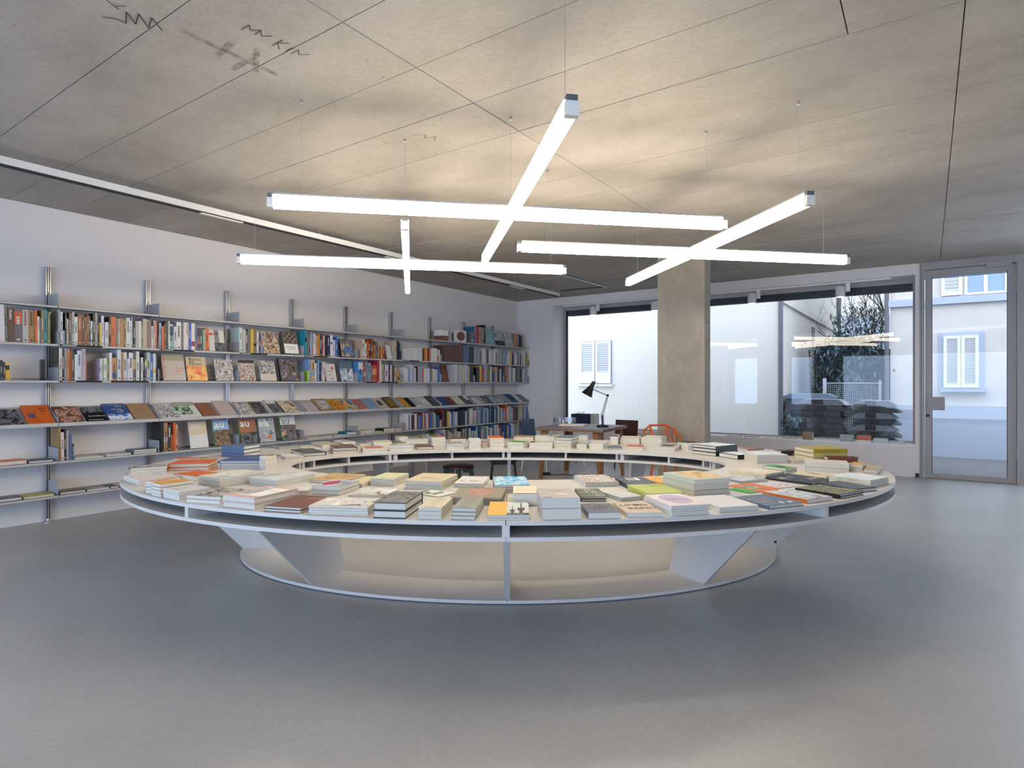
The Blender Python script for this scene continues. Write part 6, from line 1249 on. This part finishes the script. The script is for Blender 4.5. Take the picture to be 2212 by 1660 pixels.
ra = math.atan2(8.155 - 7.157, -3.721 + 3.621)       # direction of its long edge
wt = thing("wooden_table", "square oak table with splayed board legs and grey top by the window", "table", (-4.165, 7.787, 0), ra)
MB().box(-0.51, 0.51, -0.51, 0.51, 0.722, 0.74).obj("tabletop", pbr("grey_linoleum", (.44, .43, .47), 0.45), wt)
MB().box(-0.512, 0.512, -0.512, 0.512, 0.698, 0.722).obj("edge_band", M_WOOD, wt)
for sx in (-1, 1):
    for sy in (-1, 1):
        mb = MB()
        leg_board(mb, (sx * 0.40, sy * 0.44, 0.698), (sx * 0.44, sy * 0.47, 0.0), 0.12, 0.04, 0.028, (1, 0, 0))
        leg_board(mb, (sx * 0.455, sy * 0.385, 0.698), (sx * 0.475, sy * 0.45, 0.0), 0.09, 0.035, 0.028, (0, 1, 0))
        mb.obj("leg", M_WOOD, wt)

dl = thing("desk_lamp", "black spring-balanced desk lamp on the oak table in front of the window", "lamp", (-3.845, 7.80, 0.741))
def RPX(a, z):  # a: metres to the side (along the view's horizontal), z: metres above the table
    return (a * math.cos(PSI), a * math.sin(PSI), z)
MB().lathe([(0.085, 0), (0.085, 0.022), (0.078, 0.028), (0.02, 0.034), (0.018, 0.05)], 28).obj("base", M_BLACK, dl, smooth=True)
mb = MB()
mb.tube([RPX(0, 0.03), RPX(-0.005, 0.17)], 0.013, 10)
for s in (-0.012, 0.012):
    mb.tube([RPX(-0.008 + s, 0.16), RPX(0.072 + s * 0.6, 0.452)], 0.005, 6)
mb.obj("lower_arm", M_BLACK, dl)
MB().tube([RPX(0.075, 0.452), RPX(-0.15, 0.545)], 0.006, 6).tube([RPX(0.078, 0.440), RPX(0.066, 0.470)], 0.018, 8).obj("upper_arm", M_BLACK, dl)
mb = MB()
for s in (-0.03, 0.03): mb.tube([RPX(s * 0.6, 0.06), RPX(s * 0.7 - 0.004, 0.2)], 0.007, 8)
mb.obj("spring", M_ALU, dl)
ax = Vector(RPX(-0.075, -0.135)).normalized()
Ms = Matrix.Translation(Vector(RPX(-0.145, 0.61))) @ ax.to_track_quat("Z", "Y").to_matrix().to_4x4()
sh = MB().lathe([(0.02, -0.05), (0.028, -0.045), (0.03, 0.03), (0.045, 0.06), (0.05, 0.085), (0.085, 0.17), (0.082, 0.17), (0.04, 0.075)], 26, M=Ms).obj("lamp_shade", M_BLACK, dl, smooth=True)
MB().tube([RPX(-0.13, 0.64), RPX(-0.09, 0.66), RPX(-0.06, 0.63), RPX(-0.08, 0.575)], 0.003, 5).obj("cord", M_BLACK, dl)

def shell_chair(name, label, loc, rot, col_mat, leg_mat, curved=False, sw=0.42, top=0.80, gap=True, low=0.0):
    t = thing(name, label, "chair", loc, rot)
    MB().box(-0.20, 0.20, -sw / 2, sw / 2, 0.44, 0.458).obj("seat", col_mat, t, bevel=0.004)
    mb = MB()
    if curved:
        n = 12
        for i in range(n):
            a0, a1 = -1.05 + 2.1 * i / n, -1.05 + 2.1 * (i + 1) / n
            r0, r1 = 0.235, 0.222
            for (ra_, rb_) in ((r0, r1),):
                q = lambda r, a, z: (-0.02 - r * math.cos(a), r * math.sin(a), z)
                mb.quad([q(r0, a0, top - 0.085), q(r0, a1, top - 0.085), q(r0, a1, top), q(r0, a0, top)][::-1])
                mb.quad([q(r1, a0, top - 0.085), q(r1, a1, top - 0.085), q(r1, a1, top), q(r1, a0, top)])
                mb.quad([q(r0, a0, top), q(r0, a1, top), q(r1, a1, top), q(r1, a0, top)][::-1])
                mb.quad([q(r0, a0, top - 0.085), q(r0, a1, top - 0.085), q(r1, a1, top - 0.085), q(r1, a0, top - 0.085)])
        mb.obj("backrest", col_mat, t, smooth=True)
    else:
        M = Matrix.Translation((-0.205, 0, 0.44)) @ Matrix.Rotation(-0.12, 4, "Y")
        z0 = 0.10 if gap else -0.10 - low
        mb.box(-0.008, 0.008, -sw / 2, sw / 2, z0, top - 0.44, M=M)
        mb.obj("backrest", col_mat, t, bevel=0.004)
        if gap:
            mb = MB()
            for s in (-1, 1): mb.tube([(-0.19, s * 0.15, 0.44), (-0.215, s * 0.15, 0.60)], 0.009, 8)
            mb.obj("back_support", leg_mat, t)
    if curved:
        mb = MB()
        for s in (-1, 0, 1): mb.tube([(-0.19, s * 0.15, 0.45), (-0.24 if s == 0 else -0.215, s * 0.16, top - 0.04)], 0.009, 8)
        mb.obj("back_support", leg_mat, t)
    for sx_ in (-1, 1):
        for sy in (-1, 1):
            MB().tube([(sx_ * 0.17, sy * (sw / 2 - 0.03), 0.442), (sx_ * 0.225, sy * (sw / 2 + 0.01), 0.0)], 0.011, 8).obj("leg", leg_mat, t)
    return t
shell_chair("dining_chair", "dark blue shell chair at the shelf side of the oak table", (-5.02, 8.0, 0), 0.05, pbr("blue_shell", (.13, .22, .38), 0.4), M_ALU, gap=False)
shell_chair("dining_chair", "aluminium chair with a curved back rail behind the oak table", (-4.95, 8.72, 0), -0.75, pbr("brushed_chair", (.70, .72, .76), 0.3, metal=0.7), M_ALU, curved=True, top=0.79)
shell_chair("dining_chair", "dark red wooden chair on the window side of the oak table", (-3.95, 8.58, 0), -PI / 2 - 0.1, pbr("dark_red_wood", (.22, .10, .09), 0.4), pbr("dark_leg", (.16, .09, .08), 0.5), gap=False, sw=0.40, top=0.79)
nb = MB().box(-0.16, 0.16, -0.11, 0.11, 0, 0.018).box(-0.155, 0.157, -0.107, 0.107, 0.018, 0.021).mesh("writing_pad", ink("peach"))
t = thing("writing_pad", "peach folder lying on the oak table behind the desk lamp", "folder", (-4.32, 7.78, 0.741), 0.3)
MB().box(-0.19, 0.19, -0.13, 0.13, 0, 0.016).obj("folder", ink("peach"), t); MB().box(-0.18, 0.185, -0.125, 0.125, 0.0162, 0.024).obj("paper", ink("white"), t)

# stools under and behind the table
st = thing("round_stool", "round red-brown stool with green legs seen through the oval table", "stool", (-4.36, 5.20, 0), 0.4)
MB().lathe([(0.168, 0), (0.175, 0.004), (0.175, 0.028), (0.168, 0.032)], 32, M=Matrix.Translation((0, 0, 0.408))).obj("seat", pbr("red_brown_seat", (.36, .17, .13), 0.3), st, smooth=True)
for q in range(4):
    a = q * PI / 2 + 0.3
    M = Matrix.Rotation(a, 4, "Z")
    mb = MB(); mb.box(0.12, 0.168, -0.028, 0.028, 0.0, 0.36, M=M).box(0.05, 0.168, -0.028, 0.028, 0.36, 0.407, M=M)
    mb.obj("leg", pbr("green_leg", (.10, .23, .16), 0.45), st, bevel=0.004)
def plank_stool(label, loc, rot, mat, w=0.30, h=0.45):
    t = thing("plank_stool", label, "stool", loc, rot)
    MB().box(-w / 2, w / 2, -0.16, 0.16, h - 0.03, h).obj("seat", mat, t, bevel=0.004)
    for s in (-1, 1):
        mb = MB(); leg_board(mb, (s * w * 0.42, 0, h - 0.03), (s * w * 0.56, 0, 0.0), 0.30, 0.22, 0.025, (0, 1, 0)); mb.obj("leg", mat, t)
    if w > 0.25: MB().box(-w * 0.42, w * 0.42, -0.012, 0.012, h - 0.075, h - 0.03).obj("stretcher", mat, t)
    return t
plank_stool("dark brown plank stool seen under the rear of the oval table", (-4.25, 5.92, 0), PSI, M_WALNUT, 0.31)
plank_stool("white plank stool beside the round stool under the rear arc", (-4.86, 5.10, 0), PSI, M_TABLE, 0.22, 0.49)

# power adapter with its lead
ad = thing("power_adapter", "black power adapter lying on the floor under the oak table", "adapter", (-4.68, 7.62, 0), 0.5)
MB().box(-0.06, 0.06, -0.03, 0.03, 0, 0.035).obj("housing", M_BLACKM, ad, bevel=0.005)
pts = [(0.06 + 0.9 * s, 0.10 * math.sin(s * 5) - 0.25 * s, 0.006) for s in [q / 14 for q in range(15)]]
MB().tube(pts, 0.005, 6).obj("cable", M_BLACKM, ad)

# orange die-cast chair at the pillar
oc = thing("wire_shell_chair", "orange die-cast chair with an open strut back before the concrete pillar", "chair", (-2.70, 7.42, 0), PSI - PI / 2 + 0.25)
M_ORANGE = pbr("orange_cast_metal", (.78, .36, .14), 0.45)
top = [(-0.30, 0.16, 0.70), (-0.315, 0.20, 0.76), (-0.335, 0.10, 0.815), (-0.345, 0.0, 0.825), (-0.335, -0.10, 0.815), (-0.315, -0.20, 0.76), (-0.30, -0.16, 0.70)]
rim = [(-0.18, 0.235, 0.66), (-0.30, 0.225, 0.745), (-0.335, 0.115, 0.81), (-0.34, -0.115, 0.81), (-0.30, -0.225, 0.745), (-0.18, -0.235, 0.66)]
mb = MB(); mb.tube(rim, 0.014, 8); mb.obj("back_rim", M_ORANGE, oc)
for a, b_ in ((rim[1], (-0.19, 0.17, 0.46)), (rim[2], (-0.20, 0.04, 0.46)), (rim[2], (-0.19, 0.17, 0.46)), (rim[3], (-0.20, -0.04, 0.46)), (rim[3], (-0.19, -0.17, 0.46)), (rim[4], (-0.19, -0.17, 0.46)), (rim[0], (-0.10, 0.21, 0.46)), (rim[5], (-0.10, -0.21, 0.46))):
    MB().tube([a, b_], 0.011, 6).obj("strut", M_ORANGE, oc)
mb = MB()
for y in (-0.17, -0.06, 0.06, 0.17): mb.tube([(-0.2, y, 0.46), (0.02, y * 0.9, 0.45), (0.2, y * 1.1, 0.46)], 0.010, 6)
mb.tube([(-0.2, -0.2, 0.46), (-0.2, 0.2, 0.46)], 0.012, 6).tube([(0.2, -0.2, 0.46), (0.2, 0.2, 0.46)], 0.012, 6)
mb.obj("seat", M_ORANGE, oc)
for sx_ in (-1, 1):
    for sy in (-1, 1): MB().tube([(sx_ * 0.15, sy * 0.15, 0.455), (sx_ * 0.2, sy * 0.2, 0.0)], 0.016, 8, r1=0.011).obj("leg", M_ORANGE, oc)

# ================================================================== things on the windowsill
ZW = WZ0 + 0.0125
cr = thing("crate", "navy open crate full of pencils on the windowsill behind the chairs", "crate", (-5.72, 10.70, ZW))
MB().box(-0.20, 0.20, -0.12, 0.12, 0, 0.01).box(-0.20, 0.20, -0.12, -0.11, 0.01, 0.29).box(-0.20, 0.20, 0.11, 0.12, 0.01, 0.29).box(-0.20, -0.19, -0.11, 0.11, 0.01, 0.29).box(0.19, 0.20, -0.11, 0.11, 0.01, 0.29).obj("box", pbr("navy_card", (.10, .15, .27), 0.6), cr)
for q in range(9):
    px_, py_ = -5.86 + 0.026 * q, 10.66 + 0.028 * (q % 3)
    tag(MB().tube([(px_, py_, ZW + 0.012), (px_, py_, ZW + 0.31 + 0.012 * (q * 5 % 4))], 0.005, 6).obj("pencil", ink(("white", "gold", "grey", "cream")[q % 4])), "pencil sticking up out of the navy crate on the windowsill", "pencil", "pencils in the navy crate")
for q, cc in enumerate(("lgrey", "brick", "pale")):
    o = link("bound_book", ST_ONE, None, (-5.485 + q * 0.034 + 0.034, 10.62, ZW), (0, 0, -PI / 2 - PI), (0.17, 0.033, 0.30)); o.rotation_euler = (0, 0, PI / 2); o.location = (-5.44 + q * 0.035, 10.74, ZW); o.color = (*lin(C[cc]), 1)
    tag(o, "%s upright book beside the navy crate on the windowsill" % ("light grey", "brick red", "off-white")[q], "book", "upright books beside the crate")
SILL = [(-4.95, .24, .02, 1, "pale"), (-4.6, .24, .016, 1, "white"), (-4.28, .2, .02, 1, "white"), (-2.85, .22, .02, 1, "white"), (-2.56, .22, .02, 1, "pale"), (-2.27, .24, .018, 1, "white"), (-1.98, .22, .018, 1, "pale")]
for q, (sx_, w, th, n, cc) in enumerate(SILL):
    lying_book("sill_book", "%s pale book lying flat on the windowsill counted towards the door" % ORD[q], "flat books on the windowsill", sx_, 10.53, ZW, 0.03 * (q % 3 - 1), w, 0.19, th, "s", "u", C[cc])
lying_book("sill_book", "brown-sided white block of a book alone on the windowsill", None, -1.66, 10.56, ZW, 0.0, 0.14, 0.17, 0.115, "h", "u", C["kraft"])
for q, (sx_, n, cc, nmx) in enumerate(((-1.13, 3, "silver", "grey"), (-0.90, 3, "coral", "red and white"), (-0.68, 2, "pale", "cream"), (-0.47, 1, "pale", "flat pale"))):
    for k in range(n):
        lying_book("sill_book", "%s %s small book on the windowsill near the door" % (POS[n][n - 1 - k], nmx), "small piles on the windowsill", sx_, 10.55, ZW + k * 0.0325, 0.02, 0.185, 0.17, 0.032, "h", "u", C["white"] if (cc == "coral" and k == 0) else C[cc])

# ================================================================== outside: yard, houses, planting
yard = structure(MB().box(-16, 14, 11.1, 40, -0.30, -0.12).obj("ground", pbr("asphalt", (.42, .43, .45), 0.9)))
M_RENDER = pbr("white_render", (.83, .82, .81), 0.9, var=0.02, scale=0.6, bump=0.15, bscale=25)
M_ROUGH = pbr("rough_cast_render", (.785, .77, .765), 0.95, var=0.05, scale=3, bump=0.9, bscale=14)
M_PLINTH = pbr("blue_grey_plinth", (.66, .70, .77), 0.9, var=0.02)
M_SHUT = pbr("white_shutter", (.88, .89, .90), 0.6, var=0.01)
M_PIPE = pbr("zinc_pipe", (.38, .38, .42), 0.5)
def shutter_leaf(parent, x0, x1, z0, z1, y, louvre0, n):
    lf = MB(); f = 0.055
    lf.box(x0, x0 + f, y - 0.04, y, z0, z1).box(x1 - f, x1, y - 0.04, y, z0, z1).box(x0 + f, x1 - f, y - 0.04, y, z1 - f, z1).box(x0 + f, x1 - f, y - 0.04, y, z0, louvre0)
    leaf = lf.obj("shutter", M_SHUT, parent)
    zz0, zz1 = louvre0, z1 - f
    st = (zz1 - zz0) / n
    sl_me = MB().box(x0 + f, x1 - f, -0.004, 0.004, -st * 0.42, st * 0.42, M=Matrix.Rotation(0.6, 4, "X")).mesh("slat", M_SHUT)
    for q in range(n): link("slat", sl_me, leaf, (0, y - 0.02, zz0 + st * (q + 0.5)))
def house(label, x0, x1, y0, y1, z1, mat, extra):
    h_ = thing("street_house", label, "building", (0, 0, 0))
    MB().box(x0, x1, y0, y1, -0.12, z1).obj("wall", mat, h_)
    extra(h_); return h_
def left_house(h_):
    wdw = MB().box(-7.56, -6.64, 13.985, 14.0, 1.36, 2.48).obj("window", pbr("dim_pane", (.55, .60, .66), 0.3), h_)
    shutter_leaf(h_, -7.54, -7.115, 1.38, 2.46, 13.985, 1.66, 13)
    shutter_leaf(h_, -7.085, -6.66, 1.38, 2.46, 13.985, 1.66, 13)
    MB().box(-7.60, -6.60, 13.92, 14.0, 1.30, 1.36).obj("window_ledge", M_RENDER, h_)
    # side wall running back from the corner
    MB().box(-2.665, -2.61, 14.0, 25, 3.16, 3.32).obj("string_course", M_RENDER, h_)
    MB().box(-2.665, -2.63, 18.4, 18.8, 2.4, 2.95).obj("vent_grille", M_PIPE, h_)
    MB().tube([(-2.62, 13.93, -0.1), (-2.62, 13.93, 5.5)], 0.05, 10).obj("downpipe", M_PIPE, h_)
    MB().tube([(-2.58, 23.9, -0.1), (-2.58, 23.9, 5.5)], 0.07, 10).obj("downpipe", M_PIPE, h_)
house("white rendered house with a closed shutter seen through the street window", -12, -2.66, 14.0, 25.5, 5.6, M_RENDER, left_house)
def right_house(h_):
    MB().box(-0.66, 9, 14.93, 15.0, -0.12, 0.925).obj("plinth", M_PLINTH, h_)
    MB().box(-0.70, 9, 14.90, 15.0, 2.98, 3.12).obj("string_course", M_PLINTH, h_)
    MB().box(0.17, 0.92, 14.985, 15.0, 1.27, 2.40).obj("window", M_PLINTH, h_)
    shutter_leaf(h_, 0.256, 0.535, 1.285, 2.33, 14.985, 1.36, 24); shutter_leaf(h_, 0.542, 0.821, 1.285, 2.33, 14.985, 1.36, 24)
    MB().box(0.19, 0.94, 14.88, 15.0, 1.20, 1.27).obj("window_ledge", M_PLINTH, h_)
    shutter_leaf(h_, 0.22, 0.56, 3.15, 4.4, 14.985, 3.22, 16); shutter_leaf(h_, 1.30, 1.64, 3.15, 4.4, 14.985, 3.22, 16)
    wf = MB().box(0.60, 1.26, 14.97, 15.0, 3.14, 3.18).box(0.60, 0.64, 14.97, 15.0, 3.18, 4.4).box(0.90, 0.96, 14.97, 15.0, 3.18, 4.4).box(1.22, 1.26, 14.97, 15.0, 3.18, 4.4).obj("window", M_SHUT, h_)
    MB().box(0.64, 1.22, 14.99, 15.0, 3.18, 4.4).obj("pane", pbr("upper_pane", (.52, .62, .74), 0.15), wf)
    MB().tube([(-0.72, 14.93, -0.1), (-0.72, 14.93, 5.5)], 0.045, 10).obj("downpipe", M_PIPE, h_)
    MB().box(-0.61, -0.57, 14.9, 14.93, 1.62, 1.68).obj("junction_box", ink("clay"), h_)
house("rough-cast house with white louvred shutters seen through the glass door", -0.66, 9, 15.0, 24, 5.6, M_ROUGH, right_house)
def far_house(h_):
    wf = MB().box(-2.75, -1.95, 30.95, 31.0, 6.0, 7.6).obj("window", M_PLINTH, h_)
    MB().box(-2.7, -2.0, 30.94, 30.95, 6.05, 7.55).obj("pane", pbr("far_pane", (.40, .43, .50), 0.2), wf)
    MB().box(-2.9, -1.8, 30.9, 31.0, 5.86, 6.0).obj("window_ledge", M_SHUT, h_)
    MB().box(-3.2, -0.8, 30.9, 31.0, 2.2, 4.4).obj("annex", M_PLINTH, h_)
house("pale house at the far end of the yard behind the bare tree", -9, 4, 31.0, 38, 13, M_RENDER, far_house)
sf = structure(MB().box(-0.2, 1.4, 11.1, 12.3, 3.13, 3.3).obj("trim_1", M_PLINTH))     # canopy slab over the entrance

# planting: one leafy mass, a bare tree
def leaves(name, n, box, size, col, seed, droop=0.5):
    r = random.Random(seed); mb = MB()
    for q in range(n):
        x, y, z = (r.uniform(*box[0]), r.uniform(*box[1]), 0)
        zt_ = box[2][1] - (0.35 * (math.sin(x * 2.7 + seed) + 1) * 0.6)
        z = r.uniform(box[2][0], zt_)
        a, b_ = r.uniform(0, 2 * PI), r.uniform(-1.2, 0.4)
        d = Vector((math.cos(a) * math.cos(b_), math.sin(a) * math.cos(b_), math.sin(b_))); s = Vector((-math.sin(a), math.cos(a), 0))
        L = size * r.uniform(.6, 1.3); w = L * 0.13
        p = Vector((x, y, z))
        mb.quad([p, p + d * L * .4 + s * w, p + d * L, p + d * L * .4 - s * w])
    m, nt, bs = new_mat(name + "_leaf")
    nz = nt.nodes.new("ShaderNodeTexNoise"); nz.inputs["Scale"].default_value = 3
    tc = nt.nodes.new("ShaderNodeTexCoord"); nt.links.new(tc.outputs["Object"], nz.inputs["Vector"])
    rp = nt.nodes.new("ShaderNodeValToRGB"); rp.color_ramp.elements[0].position = .35; rp.color_ramp.elements[1].position = .7
    rp.color_ramp.elements[0].color = (*lin(tuple(c * .55 for c in col)), 1); rp.color_ramp.elements[1].color = (*lin(col), 1)
    nt.links.new(nz.outputs["Fac"], rp.inputs["Fac"]); nt.links.new(rp.outputs["Color"], bs.inputs["Base Color"]); bs.inputs["Roughness"].default_value = .7
    return mb, m
mb, m = leaves("bamboo", 9000, ((-2.28, -1.03), (16.1, 17.4), (0.1, 2.6)), 0.24, (.40, .52, .56), 3)
mb2, m2 = leaves("low_bush", 1500, ((-2.45, -2.0), (13.15, 13.8), (-0.05, 0.9)), 0.13, (.34, .44, .47), 6)
lb = thing("low_bush", "low dark evergreen bush outside between white house and dark slabs", "plant"); stuff(mb2.obj("foliage", m2, lb))
MB().tube([(-2.2, 13.5, -0.12), (-2.2, 13.5, 0.5)], 0.02, 6).obj("stem", pbr("bush_stem", (.22, .20, .18), .9), lb)
bmb = thing("bamboo_thicket", "dark bluish bamboo thicket in the yard behind the street window", "plant")
stuff(mb.obj("foliage", m, bmb))
mb = MB(); r = random.Random(5)
for q in range(40):
    x, y = r.uniform(-2.35, -1.0), r.uniform(16.2, 17.3); mb.tube([(x, y, -0.12), (x + r.uniform(-.1, .1), y, 2.2)], 0.02, 5)
stuff(mb.obj("stems", pbr("bamboo_stem", (.22, .24, .20), .7), bmb))
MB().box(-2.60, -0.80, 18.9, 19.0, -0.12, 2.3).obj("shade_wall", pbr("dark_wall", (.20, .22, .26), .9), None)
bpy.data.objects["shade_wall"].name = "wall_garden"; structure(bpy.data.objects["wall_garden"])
tree = thing("bare_tree", "leafless thin tree with spreading twigs in the yard", "tree", (-1.25, 18.0, 0))
mb = MB(); tw = MB(); r = random.Random(11)
def branch(p, d, L, rad, depth):
    pts = [p]
    for q in range(4):
        if pts[-1].x > 0.28: d.x = -abs(d.x)
        if pts[-1].x < -1.15: d.x = abs(d.x)
        if abs(pts[-1].y) > 0.45: d.y = -0.3 * pts[-1].y
        d = (d + Vector((r.uniform(-.16, .16), r.uniform(-.16, .16), r.uniform(-.02, .14)))).normalized(); pts.append(pts[-1] + d * L / 4)
    (mb if depth < 2 else tw).tube(pts, rad, 5, r1=rad * .55, caps=False)
    if depth < 5:
        for q in range(3 if depth < 4 else 2):
            k = r.choice((2, 3, 4)); nd = (d + Vector((r.uniform(-.75, .75), r.uniform(-.5, .5), r.uniform(-.15, .45)))).normalized()
            branch(pts[k], nd, L * r.uniform(.55, .8), rad * .55, depth + 1)
branch(Vector((0, 0, -0.1)), Vector((0.02, 0, 1)), 2.0, 0.045, 0)
branch(Vector((-0.8, 0.1, -0.1)), Vector((0.0, 0, 1)), 2.6, 0.035, 1)
mb.obj("trunk", pbr("bark", (.26, .23, .22), .9), tree); stuff(tw.obj("twigs", MATS["bark"], tree))
mb, m = leaves("evergreen", 1600, ((-2.3, -1.0), (19.3, 20.6), (2.2, 3.7)), 0.16, (.42, .60, .62), 9)
eg = thing("evergreen_shrub", "blue-green shrub top beyond the garden wall", "plant"); stuff(mb.obj("foliage", m, eg))
for q in range(4): MB().tube([(-2.0 + q * 0.3, 20.0, -0.12), (-2.0 + q * 0.3, 20.0, 3.0)], 0.03, 6, r1=0.012).obj("stem", MATS["bark"], eg)
tw = MB(); r = random.Random(8)
for q in range(120):
    x, y = r.uniform(-1.75, -0.98), r.uniform(15.45, 15.65)
    tw.tube([(x, y, -0.1), (x + r.uniform(-.2, .2), y, r.uniform(.7, 1.3))], 0.008, 4, r1=0.003, caps=False)
hd = thing("winter_hedge", "grey leafless hedge behind the wire fence in the yard", "hedge"); stuff(tw.obj("twigs", MATS["bark"], hd))
fn = thing("wire_fence", "low wire fence with a pale post in the yard", "fence", (0, 15.25, 0))
M_POST = pbr("galvanised_post", (.74, .77, .82), .5)
MB().box(-1.97, -1.90, -0.03, 0.03, -0.1, 1.49).obj("post", M_POST, fn); MB().box(-0.88, -0.84, -0.02, 0.02, -0.1, 1.45).obj("post", M_POST, fn)
MB().tube([(-1.9, 0, 1.38), (-0.82, 0, 1.38)], 0.01, 6).obj("top_rail", M_POST, fn)
mb = MB()
for q in range(28):
    x = -1.9 + q * 0.04; mb.tube([(x, 0, -0.1), (x, 0, 1.38)], 0.002, 4, caps=False)
for q in range(32):
    mb.tube([(-1.9, 0.004, 0.0 + q * 0.044), (-0.82, 0.004, 0.0 + q * 0.044)], 0.002, 4, caps=False)
stuff(mb.obj("wire_mesh", M_POST, fn))
bn = thing("waste_container", "grey lidded waste container with a white sign in the yard", "container", (-2.12, 14.55, -0.12))
MB().prism([(-0.42, 0), (0.42, 0), (0.46, 1.16), (-0.46, 1.16)], -0.3, 0.3, M=Matrix.Rotation(PI / 2, 4, "X")).obj("body", pbr("container_grey", (.30, .33, .38), .6), bn)
MB().prism([(-0.5, 1.16), (0.5, 1.16), (0.5, 1.21), (0.35, 1.27), (-0.35, 1.27), (-0.5, 1.21)], -0.33, 0.33, M=Matrix.Rotation(PI / 2, 4, "X")).obj("lid", pbr("container_lid", (.42, .48, .56), .5), bn)
MB().box(0.02, 0.30, -0.312, -0.306, 0.86, 1.04).obj("sign", M_SHUT, bn)
# piles of weathered slabs with pointed ends right outside the window
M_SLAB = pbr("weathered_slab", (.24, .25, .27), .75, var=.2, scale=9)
M_SLABTOP = pbr("pale_slab", (.46, .47, .50), .75, var=.15, scale=9)  # paler tone for the top slab and some below it
def slab(label, cx, y, z, L, hgt, pt, grp, mat=None):
    t = thing("weathered_board", label, "board", (cx, y, z), 0, grp)
    n = 3
    prof = [(-L / 2, hgt * .08), (-L / 2 + pt, 0), (L / 2 - pt, 0), (L / 2, hgt * .08), (L / 2 - pt * .9, hgt), (-L / 2 + pt * .9, hgt)]
    MB().prism(prof, -0.3, 0.3, M=Matrix.Rotation(PI / 2, 4, "X")).obj("slab", mat or M_SLAB, t)
    MB().box(-L * .17, L * .05, -0.306, -0.3001, hgt * .12, hgt * .95).obj("seam", pbr("seam_band", (.17, .17, .18), .8), t)
def slab_pile(cx, top, n, dz, L, name, block):
    for q in range(n):
        k = n - 1 - q
        lng = L if not (block and q >= 2) else L * 0.78
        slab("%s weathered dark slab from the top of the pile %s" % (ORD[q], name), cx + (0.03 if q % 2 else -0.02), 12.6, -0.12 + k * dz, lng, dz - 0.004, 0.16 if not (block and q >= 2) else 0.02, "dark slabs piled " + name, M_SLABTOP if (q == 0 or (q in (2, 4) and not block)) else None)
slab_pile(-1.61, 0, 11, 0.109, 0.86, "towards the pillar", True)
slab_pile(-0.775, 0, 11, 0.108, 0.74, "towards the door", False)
